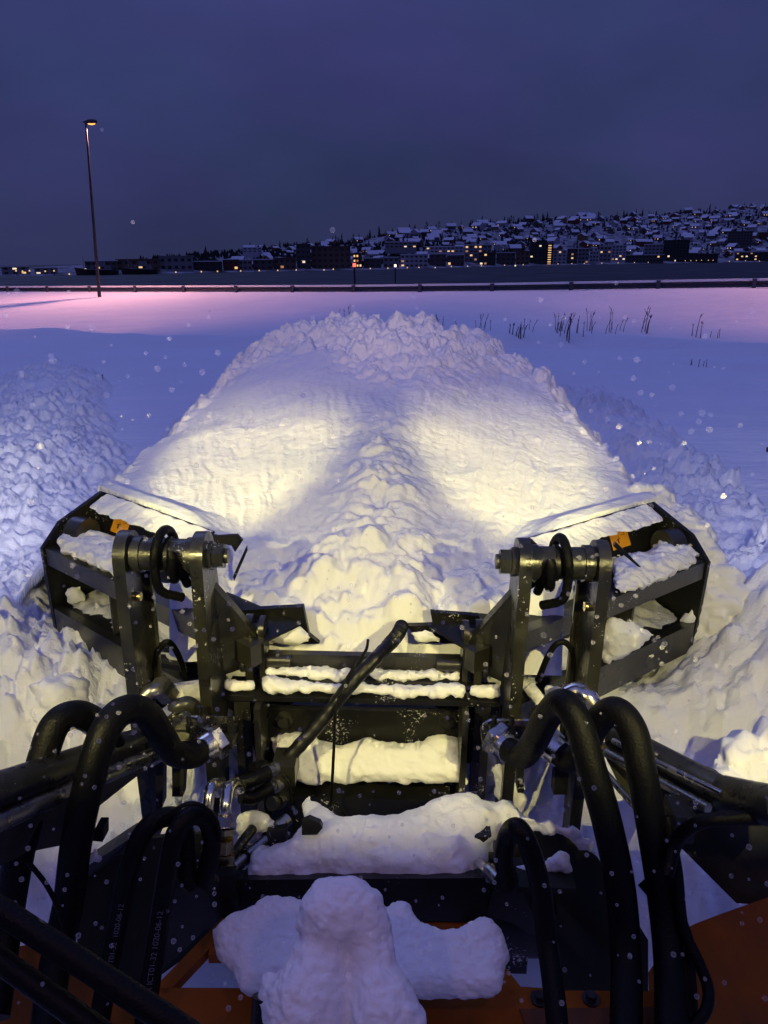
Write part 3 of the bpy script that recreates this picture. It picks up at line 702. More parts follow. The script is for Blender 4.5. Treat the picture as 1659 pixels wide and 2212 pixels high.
for a in [(745, 690, 6, 34, 16, 'thin bare twigs poking up behind the left crest of the snow heap'),
          (900, 700, 4, 26, 8, 'short dark stalks just behind the top of the snow heap'), (945, 706, 5, 26, 12, 'low stalks behind the heap top left of two tall stems', 1.4),
          (980, 716, 2, 30, 5, 'two slanted stalks at the right shoulder of the heap'), (1034, 714, 3, 46, 9, 'tall leaning stems right of the snow boulder'),
          (1052, 712, 3, 44, 12, 'leaning grass stems next to the tall stems'), (1115, 724, 7, 34, 13, 'dense dark clump of stalks with seed heads', 1.8),
          (1140, 716, 4, 26, 10, 'small stalks right of the dense dark clump'), (1200, 716, 7, 42, 14, 'left part of the widest reed stand', 1.2), (1238, 724, 13, 56, 30, 'middle of the widest reed stand with many leaning stems', 1.2),
          (1293, 716, 8, 52, 22, 'right part of the widest reed stand', 1.1), (1335, 716, 4, 38, 12, 'thin stems right of the widest reed stand'), (1378, 714, 1, 50, 2, 'single straight stem right of the reed stand'),
          (1392, 716, 4, 56, 6, 'tall tuft of stems with a dark head right of the single straight stem', 1.5), (1500, 726, 3, 54, 6, 'lone tall stalk standing far right in the snow', 1.4),
          (1540, 726, 3, 22, 10, 'tiny grass tips right of the lone tall stalk'), (1500, 790, 5, 20, 26, 'faint grass tips in the blue snow at the right'),
          (66, 846, 2, 16, 5, 'small dark twig in the snow at the far left'), (110, 842, 3, 20, 10, 'small twigs at the left windrow')]:
    tuft(*a)
# dark post at the right edge
p = W(1656, 1002, Y=11.3); r = thing('marker_post', 'grey marker post in the snow cut by the right edge of the photo', 'post'); r.location = (p.x+.02, p.y, p.z)
MB().box(-.05, .05, -.03, .03, -.12, .27).build('board', POLE, r, bevel=.006)
MB().box(-.02, .02, .03, .06, -1.6, .2).build('stake', BARK, r)
MB().box(-.035, .035, -.036, -.03, .15, .22).build('reflector', glow('reflector', (.3, .3, .3), 0), r, smooth=None)

# ================================================================== SNOW HEAP in front of the plough (machine frame)
hy = np.linspace(2.75, 10.5, 760); hx = np.linspace(-3.3, 3.3, 720)
HY, HX = np.meshgrid(hy, hx, indexing='ij')
silL = [(228, 1058, 4.02), (255, 1020, 4.4), (330, 950, 5.0), (400, 898, 5.5), (460, 838, 6.0), (520, 783, 6.5), (560, 745, 6.8), (600, 722, 7.05), (660, 708, 7.3), (720, 700, 7.5)]
silR = [(1402, 1088, 4.02), (1330, 985, 4.7), (1228, 885, 5.5), (1180, 838, 6.0), (1172, 805, 6.4), (1120, 775, 6.8), (1050, 736, 7.1), (1000, 718, 7.3), (930, 702, 7.5)]
cen = [(805, 1330, 2.95), (805, 1240, 3.2), (805, 1150, 3.55), (805, 1050, 4.0), (805, 960, 4.5), (808, 900, 4.85), (812, 800, 5.6), (815, 735, 6.3), (818, 700, 6.9), (818, 696, 7.3)]
def prof(sil): P = [U(u, v, Y=Y) for u, v, Y in sil]; return [p.y for p in P], [p.x for p in P], [p.z for p in P]
ly, lx, lz = prof(silL); ry_, rx, rz = prof(silR); cy_, cx_, cz = prof(cen)
XL = np.interp(HY, ly, lx); XR = np.interp(HY, ry_, rx); ZL = np.interp(HY, ly, lz); ZR = np.interp(HY, ry_, rz); ZC = np.interp(HY, cy_, cz)
XL = np.where(HY > 7.3, lx[-1]-(HY-7.3)*.2, XL); XR = np.where(HY > 7.3, rx[-1]+(HY-7.3)*.2, XR)
q = np.clip(HX/np.where(HX < 0, XL, XR), 0, 3)
ZE = np.where(HX < 0, ZL, ZR)
bl = np.clip(q, 0, 1)**2; ZH = ZC*(1-bl) + ZE*bl
# two smooth shallow bowls scraped by the wings, a crumbled ridge between them
ZH += -.04*np.exp(-((np.abs(HX)-.85)/.42)**2)*np.exp(-((HY-4.9)/.8)**2)
ridge = np.exp(-((HX-.02)/(.20+.10*np.clip(4.3-HY, 0, 2)))**2)*sstep(5.3, 4.2, HY)*sstep(2.9, 3.4, HY)
ZH += .10*ridge
out = np.where(HX < 0, XL-HX, HX-XR)                   # metres outside the silhouette edge
ZH = ZH - np.clip(out, 0, 9)*1.05 - .10*np.clip(out+.25, 0, .5)**1.5
ZH = ZH - np.clip(HY-7.35, 0, 9)*.95 - .3*np.clip(HY-7.1, 0, .4)**1.5
crumb = np.clip(sstep(5.5, 6.3, HY+.35*np.sin(HX*3.1+1)+.8*(fbm(HX*1.4, HY*1.4, 3, 4)-.5)) + ridge*.75 + sstep(.93, 1.03, q)*.6 + sstep(3.75, 3.1, HY+.35*fbm(HX*3, HY*3, 2, 6))*(np.abs(HX) < 1.0), 0, 1)
wx = .10*(fbm(HX*3, HY*3, 3, 60)-.5); wy = .10*(fbm(HX*3, HY*3, 3, 61)-.5)
big = fbm(HX*1.3, HY*1.3, 3, 62)
l1 = lumps((HX+wx)/.34, (HY+wy)/.30, 71)*.12*sstep(.42, .6, big) + lumps((HX+wx)/.15, (HY+wy)/.14, 72)*.10 + lumps((HX+wx)/.07, (HY+wy)/.07, 73)*.055 + lumps((HX+wx)/.033, (HY+wy)/.033, 75)*.02
ZH += crumb*((.8+.35*sstep(5.6, 6.4, HY))*l1+.10*sstep(5.6, 6.4, HY)*lumps((HX+wx*2)/.55, (HY+wy*2)/.5, 77)+.16*(fbm(HX*2.2, HY*2.2, 5, 74)-.5) - .07*np.abs(fbm(HX*4.5, HY*4.5, 4, 76)-.5)*2) - .03
# scrape marks that run down to the blades
ang = np.arctan2(HX, HY-1.2); rr_ = np.hypot(HX, HY-1.2)
ang = ang+.035*(fbm(HX*1.7+5, HY*1.7, 3, 85)-.5)+.012*(fbm(HX*7, HY*7, 2, 86)-.5)
gro = fbm(ang*26, rr_*.8+ang*5, 4, 80); ZH += (1-crumb)*(.032*(gro-.5)+.016*np.abs(fbm(ang*60, rr_*.7+ang*3, 3, 81)-.5)+.007*(fbm(ang*140+rr_, rr_*1.5, 3, 84)-.5))
ZH += (1-crumb)*.022*(fbm(HX*5, HY*5, 5, 82)-.5) + (1-crumb)*.10*(fbm(HX*1.1, HY*1.1, 2, 83)-.5)
# boulder on the right shoulder, big clods
def clod(u, v, Y, r, k=1.0):
    global ZH
    p = U(u, v, Y=Y); d2 = ((HX-p.x+r*.9*(fbm(HX*5/r*.2, HY*5/r*.2, 3, int(u))-.5))**2+(HY-p.y+r*.9*(fbm(HX*5/r*.2+9, HY*5/r*.2, 3, int(v))-.5))**2)/(r*r); ZH = np.maximum(ZH, np.where(d2 < 1, p.z-r*.5+np.sqrt(np.maximum(1-d2, 0))*r*k+.09*(fbm(HX*8, HY*8, 4, 90)-.5)+.03*lumps(HX/.08, HY/.08, 91), -9))
clod(1022, 742, 7.1, .27); clod(690, 765, 6.7, .24, .8); clod(905, 790, 6.0, .30, .7); clod(600, 742, 6.98, .09, 1.2); clod(1168, 815, 6.25, .08, 1.3); clod(500, 805, 6.25, .07, 1.2); clod(760, 704, 7.2, .13, 1.0); clod(860, 700, 7.2, .12, 1.1); clod(1100, 790, 6.55, .10, 1.2)
floor_ = -.25
wing_line = 3.055 + (np.abs(HX)-.42)*(3.95-3.10)/(1.533-.42) + .012
cut = np.where(np.abs(HX) < .86, 2.84, wing_line)
wl = (np.abs(HX) >= .62) & (HX > XL-.02) & (HX < XR+.02); dd_ = HY-wing_line; wt = sstep(.62, 1.0, np.abs(HX)); ZH = np.where(wl & (dd_ < .8), ZH*(1-wt)+wt*np.maximum(ZH, 1.778-np.clip(dd_-.12, 0, 1)*.35+.01*(fbm(HX*12, HY*12, 3, 92)-.5)), ZH)
keep = (HY > cut) & (ZH > floor_); stp = hy[1]-hy[0]; HY = np.where((HY > cut) & (HY <= cut+stp) & (np.abs(HX) >= .86), cut, HY)
lip = cut+.09+.05*fbm(HX*7, HX*0, 3, 98); tl = np.clip((lip-HY)/.12, 0, 1); ZH = np.where(np.abs(HX) < .86, ZH*(1-tl)+1.30*tl, ZH - np.clip(cut+.012-HY, 0, .03)*6)
heap = tag(grid_obj('snow_heap', HX, HY, ZH, SNOW, M, keep), 'huge heap of crumbled snow piled up ahead of the plough, lit by two beams', 'snow heap')

# broken slab of snow outside the right wing, and loose clods
def slab(name, pts, label, r0=.12, seed=1, **k):
    b = []
    for i, (u, v, Y, r) in enumerate(pts):
        p = U(u, v, Y=Y); b.append((p, (r, r*1.1, r*.95)))
        if i:
            pu, pv, pY, pr = pts[i-1]
            for t in (.33, .66): b.append((U(pu+(u-pu)*t, pv+(v-pv)*t, Y=pY+(Y-pY)*t), (pr+(r-pr)*t)))
    return snow_lump(name, b, label, voxel=.016, rough=.05, size=.17, seed=seed, m=SNOWS, **k)
slab('snow_slab', [(1395, 1075, 4.25, .09), (1425, 1090, 4.2, .12), (1455, 1120, 4.1, .14), (1480, 1150, 4.0, .15), (1500, 1190, 3.9, .17), (1522, 1240, 3.8, .17), (1540, 1310, 3.7, .18), (1548, 1390, 3.65, .18)], 'curved slab of snow rolling off outside the right wing of the plough', seed=3)
slab('snow_boulder', [(120, 1518, 3.05, .15), (135, 1508, 3.05, .13)], 'rounded boulder of snow left of the lift frame', seed=5)
slab('snow_slab', [(1585, 1668, 2.05, .10), (1640, 1672, 2.1, .14), (1700, 1700, 2.1, .2)], 'bright smooth snow right beside the right loader arm', seed=7)

# ================================================================== SNOW PLOUGH (machine frame)
plow = thing('snow_plow', 'black two-winged snow plough under snow, mounted on the loader, with orange warning stickers', 'snow plough', (0, 3.1, .3), M)
def V3(*a): return Vector(a)
O0 = V3(1.722, 3.575, 0); DD = V3(.79, .613, 0); NN = V3(-.613, .79, 0)
def wing(s):
    def P(a, t, z): p = O0-DD*a+NN*t; return V3(s*p.x, p.y, z)
    def wbox(mb, a0, a1, t0, t1, z0, z1):
        c = [P(a0, t0, z0), P(a1, t0, z0), P(a1, t1, z0), P(a0, t1, z0)]
        return mb.prism(c, (0, 0, z1-z0))
    ep = [(0, 1.02), (-.012, 1.545), (.10, 1.665), (.36, 1.775), (.50, 1.70), (.62, 1.3), (.60, .9), (.3, .85), (.02, .98)]
    MB().prism([P(-.0, t, z) for t, z in ep], (P(-.028, 0, 0)-P(0, 0, 0))).build('end_plate', BLACK, plow, bevel=.004)
    mb = MB(); wbox(mb, .006, 1.62, 0, .055, 1.455, 1.548); mb.build('upper_beam', OLIVE if False else BLACKO, plow, bevel=.006)
    mb = MB(); wbox(mb, .006, 1.62, .055, .28, 1.535, 1.545); mb.build('shelf', BLACK, plow)
    mb = MB(); wbox(mb, .006, 1.62, 0, .05, 1.03, 1.20); mb.build('lower_beam', BLACKO, plow, bevel=.006)
    mb = MB(); wbox(mb, .006, 1.62, .05, .33, 1.185, 1.195); mb.build('shelf', BLACK, plow)
    # dusting of snow lying on the lower shelf
    n1, n2 = 90, 22; A, T = np.meshgrid(np.linspace(.02, 1.5, n1), np.linspace(.0, .32, n2), indexing='ij')
    zz = 1.196 + .05*sstep(.04, .30, T)*(.4+fbm(A*6, T*6, 3, 7+s)) + .022*(fbm(A*30, T*30, 3, 9+s)-.3) - .035*sstep(.12, .0, T)-.02*(fbm(A*11, T*11, 2, 4)<.42)
    pa = O0.x-DD.x*A+NN.x*T; pb = O0.y-DD.y*A+NN.y*T
    g = grid_obj('shelf_snow', s*pa, pb, zz, STRIP); g.matrix_world = M; tag(g, 'thin frosty snow lying on the lower shelf of the %s plough wing' % ('left' if s < 0 else 'right'), 'snow')
    # mouldboard: curved sheet
    pr = [(.34, 1.195), (.285, 1.30), (.27, 1.42), (.285, 1.545), (.33, 1.66), (.385, 1.735)]
    pl = [(.34, 1.195), (.40, .95), (.5, .6), (.62, .32)]
    mb = MB()
    for q in (pr, pl):
        for (t0, z0), (t1, z1) in zip(q[:-1], q[1:]):
            c = [P(.0, t0, z0), P(.97, t0, z0), P(.97, t1, z1), P(.0, t1, z1)]
            mb.prism(c, P(0, .008, 0)-P(0, 0, 0))
    mb.build('mouldboard', BLACK, plow)
    for a in (.50, 1.08):
        MB().prism([P(a, .05, 1.2), P(a, .30, 1.2), P(a, .27, 1.45), P(a, .05, 1.455)], P(a+.014, 0, 0)-P(a, 0, 0)).build('gusset', BLACKO, plow)
    for a in (.22, .34):
        MB().prism([P(a, .05, 1.44), P(a, .2, 1.44), P(a, .28, 1.24)], P(a+.01, 0, 0)-P(a, 0, 0)).build('gusset', BLACK, plow)
    # rounded stop at the tip behind the end plate
    MB().cyl(P(.02, .17, 1.60), P(.11, .19, 1.60), .085, 24).build('tip_bearing', BLACKO, plow)
    # flap on the upper edge, snow on it
    MB().prism([P(.01, .30, 1.70), P(.93, .30, 1.70), P(.93, .39, 1.752), P(.01, .39, 1.752)], (0, 0, .01)).build('top_flap', BLACK, plow)
    A, T = np.meshgrid(np.linspace(.015, .93, 120), np.linspace(0, 1, 16), indexing='ij')
    t_ = .285+.098*T - .06*(1-T)*fbm(A*16, A*0+3, 4, 5+s); z_ = 1.712+.048*T + .014*(fbm(A*25, T*4, 4, 6)-.5)+.008*np.sqrt(np.clip(1-(2*T-1)**6, 0, 1))
    pa = O0.x-DD.x*A+NN.x*t_; pb = O0.y-DD.y*A+NN.y*t_
    g = grid_obj('flap_snow', s*pa, pb, z_, SNOW); g.matrix_world = M; tag(g, 'straight strip of snow stuck along the top flap of the %s plough wing' % ('left' if s < 0 else 'right'), 'snow')
    # warning sticker on the mouldboard
    so = P(.42, .286, 1.62); n = (P(.42, .33, 1.66)-P(.42, .385, 1.735)); tx = (P(.3, 0, 0)-P(.4, 0, 0)).normalized()*(1 if s > 0 else -1)
    up = (P(.42, .385, 1.735)-P(.42, .285, 1.545)).normalized(); nn = tx.cross(up).normalized()
    if nn.y > 0: nn = -nn
    sp_ = U(250, 1132, z=1.655) if s < 0 else U(1373, 1170, z=1.655); sa = (O0-V3(s*sp_.x, sp_.y, 0)).dot(DD); C0 = P(sa, .345, 1.655)+nn*.016
    def Q(a, b, h=0): return C0+tx*a+up*b+nn*h
    st = MB().prism([Q(-.072, -.072), Q(.072, -.072), Q(.072, .062), Q(-.072, .062)], nn*.002).build('warning_sticker', STICK, plow, smooth=None)
    ik = MB()
    def tri(pts): ik.prism([Q(a, b, .0022) for a, b in pts], nn*.0006)
    for a, b in (((-.046, .012), (-.018, .012)), ((-.018, .012), (-.032, .038)), ((-.032, .038), (-.046, .012))):
        d = Vector((b[0]-a[0], b[1]-a[1])).normalized(); k = Vector((-d.y, d.x))*.0018
        tri([(a[0]-k.x, a[1]-k.y), (b[0]-k.x, b[1]-k.y), (b[0]+k.x, b[1]+k.y), (a[0]+k.x, a[1]+k.y)])
    tri([(-.033, .018), (-.031, .018), (-.031, .028), (-.033, .028)])
    tri([(-.022, -.045), (-.012, -.045), (-.010, -.022), (-.018, -.018)]); tri([(-.030, -.030), (.004, -.022), (.004, -.018), (-.030, -.025)])
    tri([(-.012, -.010), (-.006, -.010), (-.006, -.016), (-.012, -.016)])
    for q in (([(.012, -.008), (.040, -.008), (.040, -.006), (.012, -.006)]), ([(.038, -.008), (.040, -.008), (.040, .018), (.038, .018)]), ([(.012, .016), (.040, .016), (.040, .018), (.012, .018)])): tri(q)
    ik2 = ik.build('warning_symbol', INK, None, smooth=None); ik2.parent = st; 
BLACKO = mat('worn_black_paint', (.020, .0195, .015), .36, var=.5, vscale=5, bump=.2, bscale=30, coat=.3, frost=.03)
for s in (-1, 1): wing(s)
# snow lying in the trough behind each mouldboard
def wingY(s):
    def f(u, v):
        # plane through the shelf, z = 1.56 rising towards the mouldboard
        p = U(u, v, z=1.575); return p, (p-CAMM).length/F
    return f
snow_lump('snow_clump', outline_balls([(118, 1176), (150, 1140), (190, 1112), (200, 1140), (225, 1150), (258, 1160), (275, 1200), (262, 1252), (190, 1216), (140, 1196)], wingY(-1), .05, 8), 'lumpy snow lying on the left wing shelf below its orange sticker', voxel=.010, rough=.014, size=.05, seed=11)
snow_lump('snow_clump', outline_balls([(1320, 1200), (1400, 1195), (1420, 1150), (1470, 1155), (1512, 1200), (1505, 1215), (1440, 1250), (1330, 1285), (1318, 1240)], wingY(1), .06, 8), 'lumpy snow lying on the right wing shelf below its orange sticker', voxel=.010, rough=.016, size=.05, seed=12)
# centre section of the plough, almost buried
def pp(lst, Y): return [U(u, v, Y=Y) for u, v in lst]
def plate(name, pts, Y, th, m, parent, bevel=.003, **k): return MB().prism(pp(pts, Y), (0, th, 0)).build(name, m, parent, bevel=bevel)
plate('centre_plate', [(520, 1318), (655, 1310), (668, 1372), (690, 1390), (560, 1392), (540, 1345)], 2.86, .03, BLACK, plow)
plate('centre_plate', [(930, 1322), (1035, 1330), (1040, 1345), (1015, 1390), (905, 1388), (880, 1352), (935, 1350)], 2.86, .03, BLACK, plow)
plate('hinge_plate', [(375, 1300), (430, 1318), (432, 1330), (382, 1312)], 3.0, .02, BLACKO, plow)
plate('hinge_plate', [(1130, 1345), (1240, 1322), (1240, 1334), (1132, 1357)], 3.0, .03, BLACKO, plow)
plate('hinge_plate', [(1130, 1378), (1232, 1368), (1228, 1378), (1134, 1390)], 2.95, .03, BLACKO, plow)
plate('hinge_plate', [(385, 1335), (440, 1350), (440, 1410), (415, 1395)], 2.95, .03, BLACK, plow)
plate('hinge_plate', [(1128, 1385), (1155, 1385), (1150, 1440), (1122, 1440)], 2.9, .03, BLACK, plow)
for a in ((335, 1395, 425, 1408), (340, 1430, 430, 1445)):
    plate('rib', [(a[0], a[1]), (a[2], a[3]), (a[2]-4, a[3]+12), (a[0]+2, a[1]+10)], 2.95, .04, BLACK, plow)
plate('tip_edge', [(503, 1245), (533, 1178), (534, 1190), (506, 1255)], 3.15, .015, BLACK, plow)
plate('tip_edge', [(440, 1152), (470, 1158), (512, 1155), (524, 1168), (508, 1192), (500, 1178), (466, 1172)], 3.22, .02, BLACK, plow)
plate('tip_edge', [(1330, 1170), (1385, 1225), (1378, 1224), (1325, 1180)], 3.2, .02, BLACK, plow)
snow_lump('snow_clump', outline_balls([(330, 1260), (440, 1262), (440, 1500), (420, 1530), (350, 1400), (345, 1330)], atY(3.12), .07, 13), 'bright snow filling the gap between the two left lift plates', voxel=.014, rough=.02, size=.08, seed=13)
snow_lump('snow_clump', outline_balls([(1130, 1260), (1240, 1240), (1238, 1320), (1225, 1480), (1130, 1500)], atY(3.12), .07, 13), 'bright snow filling the gap between the two right lift plates', voxel=.014, rough=.02, size=.08, seed=14)
snow_lump('snow_clump', outline_balls([(1312, 1330), (1368, 1340), (1425, 1370), (1380, 1400), (1300, 1440), (1296, 1370)], atY(3.15), .06, 10), 'snow tongue behind the lower shelf right of the right lift frame', voxel=.012, rough=.014, size=.06, seed=15)
snow_lump('snow_clump', outline_balls([(148, 1262), (172, 1268), (190, 1300), (140, 1312)], atY(3.62), .04, 8), 'small heap of snow in the corner of the left end plate', voxel=.010, rough=.01, size=.05, seed=16)
snow_lump('snow_clump', outline_balls([(1455, 1380), (1510, 1345), (1500, 1310), (1470, 1335)], atY(3.60), .04, 8), 'small heap of snow in the corner of the right end plate', voxel=.010, rough=.01, size=.05, seed=17)

# ================================================================== WHEEL LOADER (machine frame)
ld = thing('wheel_loader', 'front of an orange wheel loader: lift frame, black hydraulic hoses, steel fittings and orange bonnet', 'wheel loader', (0, 1.6, 0), M)
def arcpts(cy, cz, r, a0, a1, n=12): return [(cy+r*math.cos(R(a0+(a1-a0)*i/n)), cz+r*math.sin(R(a0+(a1-a0)*i/n))) for i in range(n+1)]
for s in (-1, 1):
    sd_ = 'left' if s < 0 else 'right'
    # outer plate
    pts = arcpts(2.515, 1.965, .088, 0, 180) + [(2.427, 1.2), (2.44, .70), (2.53, .70), (2.585, 1.2)]
    MB().prism([V3(s*.845, y, z) for y, z in pts], (s*.045, 0, 0)).build('lift_plate', OLIVE, ld, bevel=.004)
    MB().prism([V3(s*.845, y, z) for y, z in [(2.59, 1.80), (2.64, 1.72), (2.70, 1.05), (2.64, 1.0), (2.59, 1.0)]], (-s*.012, 0, 0)).build('lift_plate_web', OLIVE, ld)
    MB().box(*sorted((s*.815, s*.845)), 2.60, 2.62, 1.1, 1.86).build('lift_plate_flange', OLIVE, ld)
    # inner plate
    pts = arcpts(2.515, 1.965, .090, 0, 180) + [(2.425, 1.3), (2.44, .62), (2.56, .62), (2.66, 1.3), (2.65, 1.7)]
    MB().prism([V3(s*.565, y, z) for y, z in pts], (s*.045, 0, 0)).build('lift_plate', OLIVE, ld, bevel=.004)
    # cross tube with collars, pin and hex nut
    MB().cyl((s*.60, 2.515, 1.965), (s*.85, 2.515, 1.965), .060, 36).build('cross_tube', DSTEEL, ld)
    for x0, x1, r in ((.612, .640, .066), (.735, .742, .0645), (.805, .835, .068)): MB().cyl((s*x0, 2.515, 1.965), (s*x1, 2.515, 1.965), r, 36).build('collar', DSTEEL, ld, bevel=.002)
    mb = MB().cyl((s*.70, 2.515, 1.965), (s*.715, 2.515, 1.965), .067, 36); mb.build('hose_guard', BLACK, ld)
    MB().cyl((s*.565, 2.515, 1.965), (s*.545, 2.515, 1.965), .058, 6).build('washer_plate', DSTEEL, ld)
    MB().cyl((s*.545, 2.515, 1.965), (s*.505, 2.515, 1.965), .048, 6).build('hex_nut', DSTEEL, ld, bevel=.003)
    MB().cyl((s*.505, 2.515, 1.965), (s*.490, 2.515, 1.965), .028, 20).build('pin_end', DSTEEL, ld)
    MB().cyl((s*.845, 2.50, 1.80), (s*.825, 2.50, 1.80), .018, 16).build('grease_cap', BRASS, ld)
    # hose coiled round the tube
    P = []
    for i in range(34):
        a = R(-35 + 415*i/33); x = .745-.075*i/33; rr = .085 + .012*math.sin(a*1.3)
        P.append(V3(s*x, 2.515-rr*math.cos(a)*1.0, 1.965+rr*math.sin(a)))
    P = [V3(s*.67, 2.50, 1.80), V3(s*.73, 2.44, 1.855)] + P[2:] + [V3(s*.655, 2.53, 1.84)]
    mb = MB(); tube_mb(mb, cable_fill(catmull(P, 3), .006), .0165, 14, ribs=.03, ribamp=.06); mb.build('coiled_hose', RUBBER, ld, 60)
    # bent link from the lift plate down to the coupler
    MB().prism([V3(s*.575, 2.56, 1.83), V3(s*.50, 2.60, 1.70), V3(s*.415, 2.70, 1.50), V3(s*.44, 2.72, 1.40), V3(s*.56, 2.62, 1.40)], (0, .03, .012)).build('link_plate', OLIVE, ld, bevel=.003)
    MB().prism([V3(s*.60, 2.60, 1.78), V3(s*.70, 2.61, 1.86), V3(s*.66, 2.63, 1.88), V3(s*.60, 2.62, 1.88)], (0, .02, 0)).build('gusset_plate', OLIVE, ld)
    # coupler hinge
    MB().prism([V3(s*.405, y, z) for y, z in arcpts(2.72, 1.56, .055, 0, 180) + [(2.665, 1.30), (2.70, .80), (2.80, .80), (2.79, 1.3)]], (s*.022, 0, 0)).build('coupler_ear', BLACKO, ld, bevel=.002)
    MB().prism([V3(s*.455, y, z) for y, z in arcpts(2.72, 1.56, .06, 0, 180) + [(2.66, 1.30), (2.80, 1.3)]], (s*.03, 0, 0)).build('coupler_ear', BLACKO, ld, bevel=.002)
    MB().cyl((s*.395, 2.72, 1.42), (s*.62, 2.70, 1.42), .028, 24).build('hinge_pin', STEEL, ld)
    MB().cyl((s*.40, 2.72, 1.545), (s*.50, 2.72, 1.545), .034, 24).build('hinge_pin', DSTEEL, ld)
    mb = MB().cyl((s*.49, 2.70, 1.42), (s*.51, 2.70, 1.42), .045, 28).cyl((s*.53, 2.70, 1.42), (s*.545, 2.70, 1.42), .042, 28); mb.build('bushing', STEEL, ld, bevel=.002)
    MB().cyl((s*.30, 2.70, 1.425), (s*.40, 2.70, 1.425), .030, 24).build('hinge_pin', BLACKO, ld)
    # small arched brake hoses above the cross bracket
    if s < 0: hose('small_hose', [(330, 1470, 2.6), (336, 1420, 2.6), (355, 1388, 2.6), (372, 1392, 2.62), (390, 1425, 2.64), (405, 1475, 2.64)], .012, RUBBER, ld)
    else: hose('small_hose', [(1162, 1470, 2.6), (1180, 1425, 2.6), (1200, 1392, 2.6), (1222, 1388, 2.6), (1238, 1415, 2.6), (1240, 1480, 2.6)], .012, RUBBER, ld)
# left: white frosted tube stub and elbows behind the bracket
def cylpx(name, a, b, r, m, parent, n=24, **k):
    return MB().cyl(U(a[0], a[1], Y=a[2]), U(b[0], b[1], Y=b[2]), r, n).build(name, m, parent, **k)
cylpx('valve_body', (372, 1500, 2.55), (438, 1490, 2.6), .044, STRIP, ld)
cylpx('valve_body', (1140, 1480, 2.55), (1180, 1530, 2.5), .026, STRIP, ld)
hose('pipe_elbow', [(300, 1530, 2.42), (312, 1505, 2.45), (330, 1490, 2.47), (352, 1492, 2.5)], .030, STEEL, ld)
cylpx('pipe_nut', (345, 1480, 2.48), (365, 1500, 2.52), .045, STEEL, ld, n=6)
hose('pipe_elbow', [(360, 1545, 2.4), (385, 1525, 2.4), (410, 1520, 2.42), (430, 1540, 2.44)], .028, OLIVE, ld)
cylpx('pipe_nut', (352, 1552, 2.38), (372, 1536, 2.40), .036, STEEL, ld, n=6)
hose('pipe_elbow', [(1225, 1500, 2.45), (1248, 1492, 2.45), (1270, 1505, 2.42), (1285, 1530, 2.4)], .035, CHROME, ld)
cylpx('bolt', (1198, 1500, 2.5), (1208, 1525, 2.48), .008, mat('copper', (.7, .35, .1), .3, .8), ld)
snow_lump('snow_clump', outline_balls([(1175, 1480), (1228, 1480), (1230, 1530), (1172, 1520)], atY(2.62), .04, 8), 'bright snow around the copper coloured bolt in the right lift frame', voxel=.010, seed=18)
# brackets with threaded bolts
for s, poly in ((-1, [(372, 1548), (505, 1550), (508, 1562), (490, 1576), (372, 1576)]), (1, [(1042, 1566), (1060, 1556), (1180, 1557), (1180, 1586), (1062, 1586)])):
    MB().prism([U(u, v, Y=2.36) for u, v in poly], (0, .012, 0)).build('hose_bracket', CHROME, ld, bevel=.002)
    plt = [(u, v+0) for u, v in poly]
    z0 = U(poly[-1][0], poly[-1][1], Y=2.36).z
    xa, xb = sorted((U(poly[0][0], 1570, Y=2.36).x, U(poly[2][0], 1570, Y=2.36).x))
    MB().box(xa, xb, 2.30, 2.42, z0-.035, z0-.004).build('bracket_bar', BLACK, ld, bevel=.003)
    for bu in ((410, 460, 500) if s < 0 else (1066, 1104)):
        a = U(bu, 1578, Y=2.335); mb = MB().cyl(a, a+V3(0, 0, .03), .016, 6).cyl(a+V3(0, 0, .03), a+V3(0, 0, .065), .009, 12); mb.build('bolt', BLACK, ld)
    for bu in ((432, 442) if s < 0 else (1150, 1160)):
        a = U(bu, 1552, Y=2.39); mb = MB().cyl(a, a+V3(0, 0, .026), .015, 6).cyl(a+V3(0, 0, .026), a+V3(0, 0, .055), .009, 12); mb.build('bolt', BLACK, ld)
# big hex unions on both sides and the four lift hoses
def union(u, v, Y, dirv, r=.068):
    c = U(u, v, Y=Y); d = Vector(dirv).normalized()
    MB().cyl(c, c+d*.035, r, 6, rot=.3).build('hex_union', CHROME, ld, bevel=.004)
    MB().cyl(c-d*.0, c-d*.045, r*.76, 28).build('hose_ferrule', CHROME, ld, bevel=.003)
    return c
union(458, 1606, 2.30, (.55, .6, .12)); union(338, 1615, 2.28, (.55, .6, .12)); union(1083, 1605, 2.30, (-.5, .65, .12)); union(1192, 1612, 2.28, (-.5, .65, .12))
HA = [(440, 1616, 2.27), (415, 1632, 2.22), (375, 1625, 2.15), (345, 1580, 2.06), (320, 1545, 2.0), (285, 1530, 1.94), (248, 1548, 1.88), (218, 1600, 1.82), (190, 1700, 1.76), (165, 1820, 1.72), (148, 1950, 1.68), (120, 2080, 1.60), (95, 2260, 1.42)]
HB = [(322, 1622, 2.26), (295, 1640, 2.20), (260, 1632, 2.13), (235, 1600, 2.07), (205, 1560, 2.02), (165, 1543, 1.96), (120, 1565, 1.9), (92, 1640, 1.84), (68, 1740, 1.78), (40, 1850, 1.73), (15, 2000, 1.68), (-15, 2200, 1.48)]
HE = [(1098, 1618, 2.26), (1128, 1632, 2.2), (1155, 1600, 2.12), (1180, 1550, 2.05), (1215, 1518, 1.98), (1248, 1560, 1.92), (1278, 1660, 1.85), (1312, 1780, 1.79), (1340, 1920, 1.73), (1352, 2080, 1.62), (1352, 2290, 1.40)]
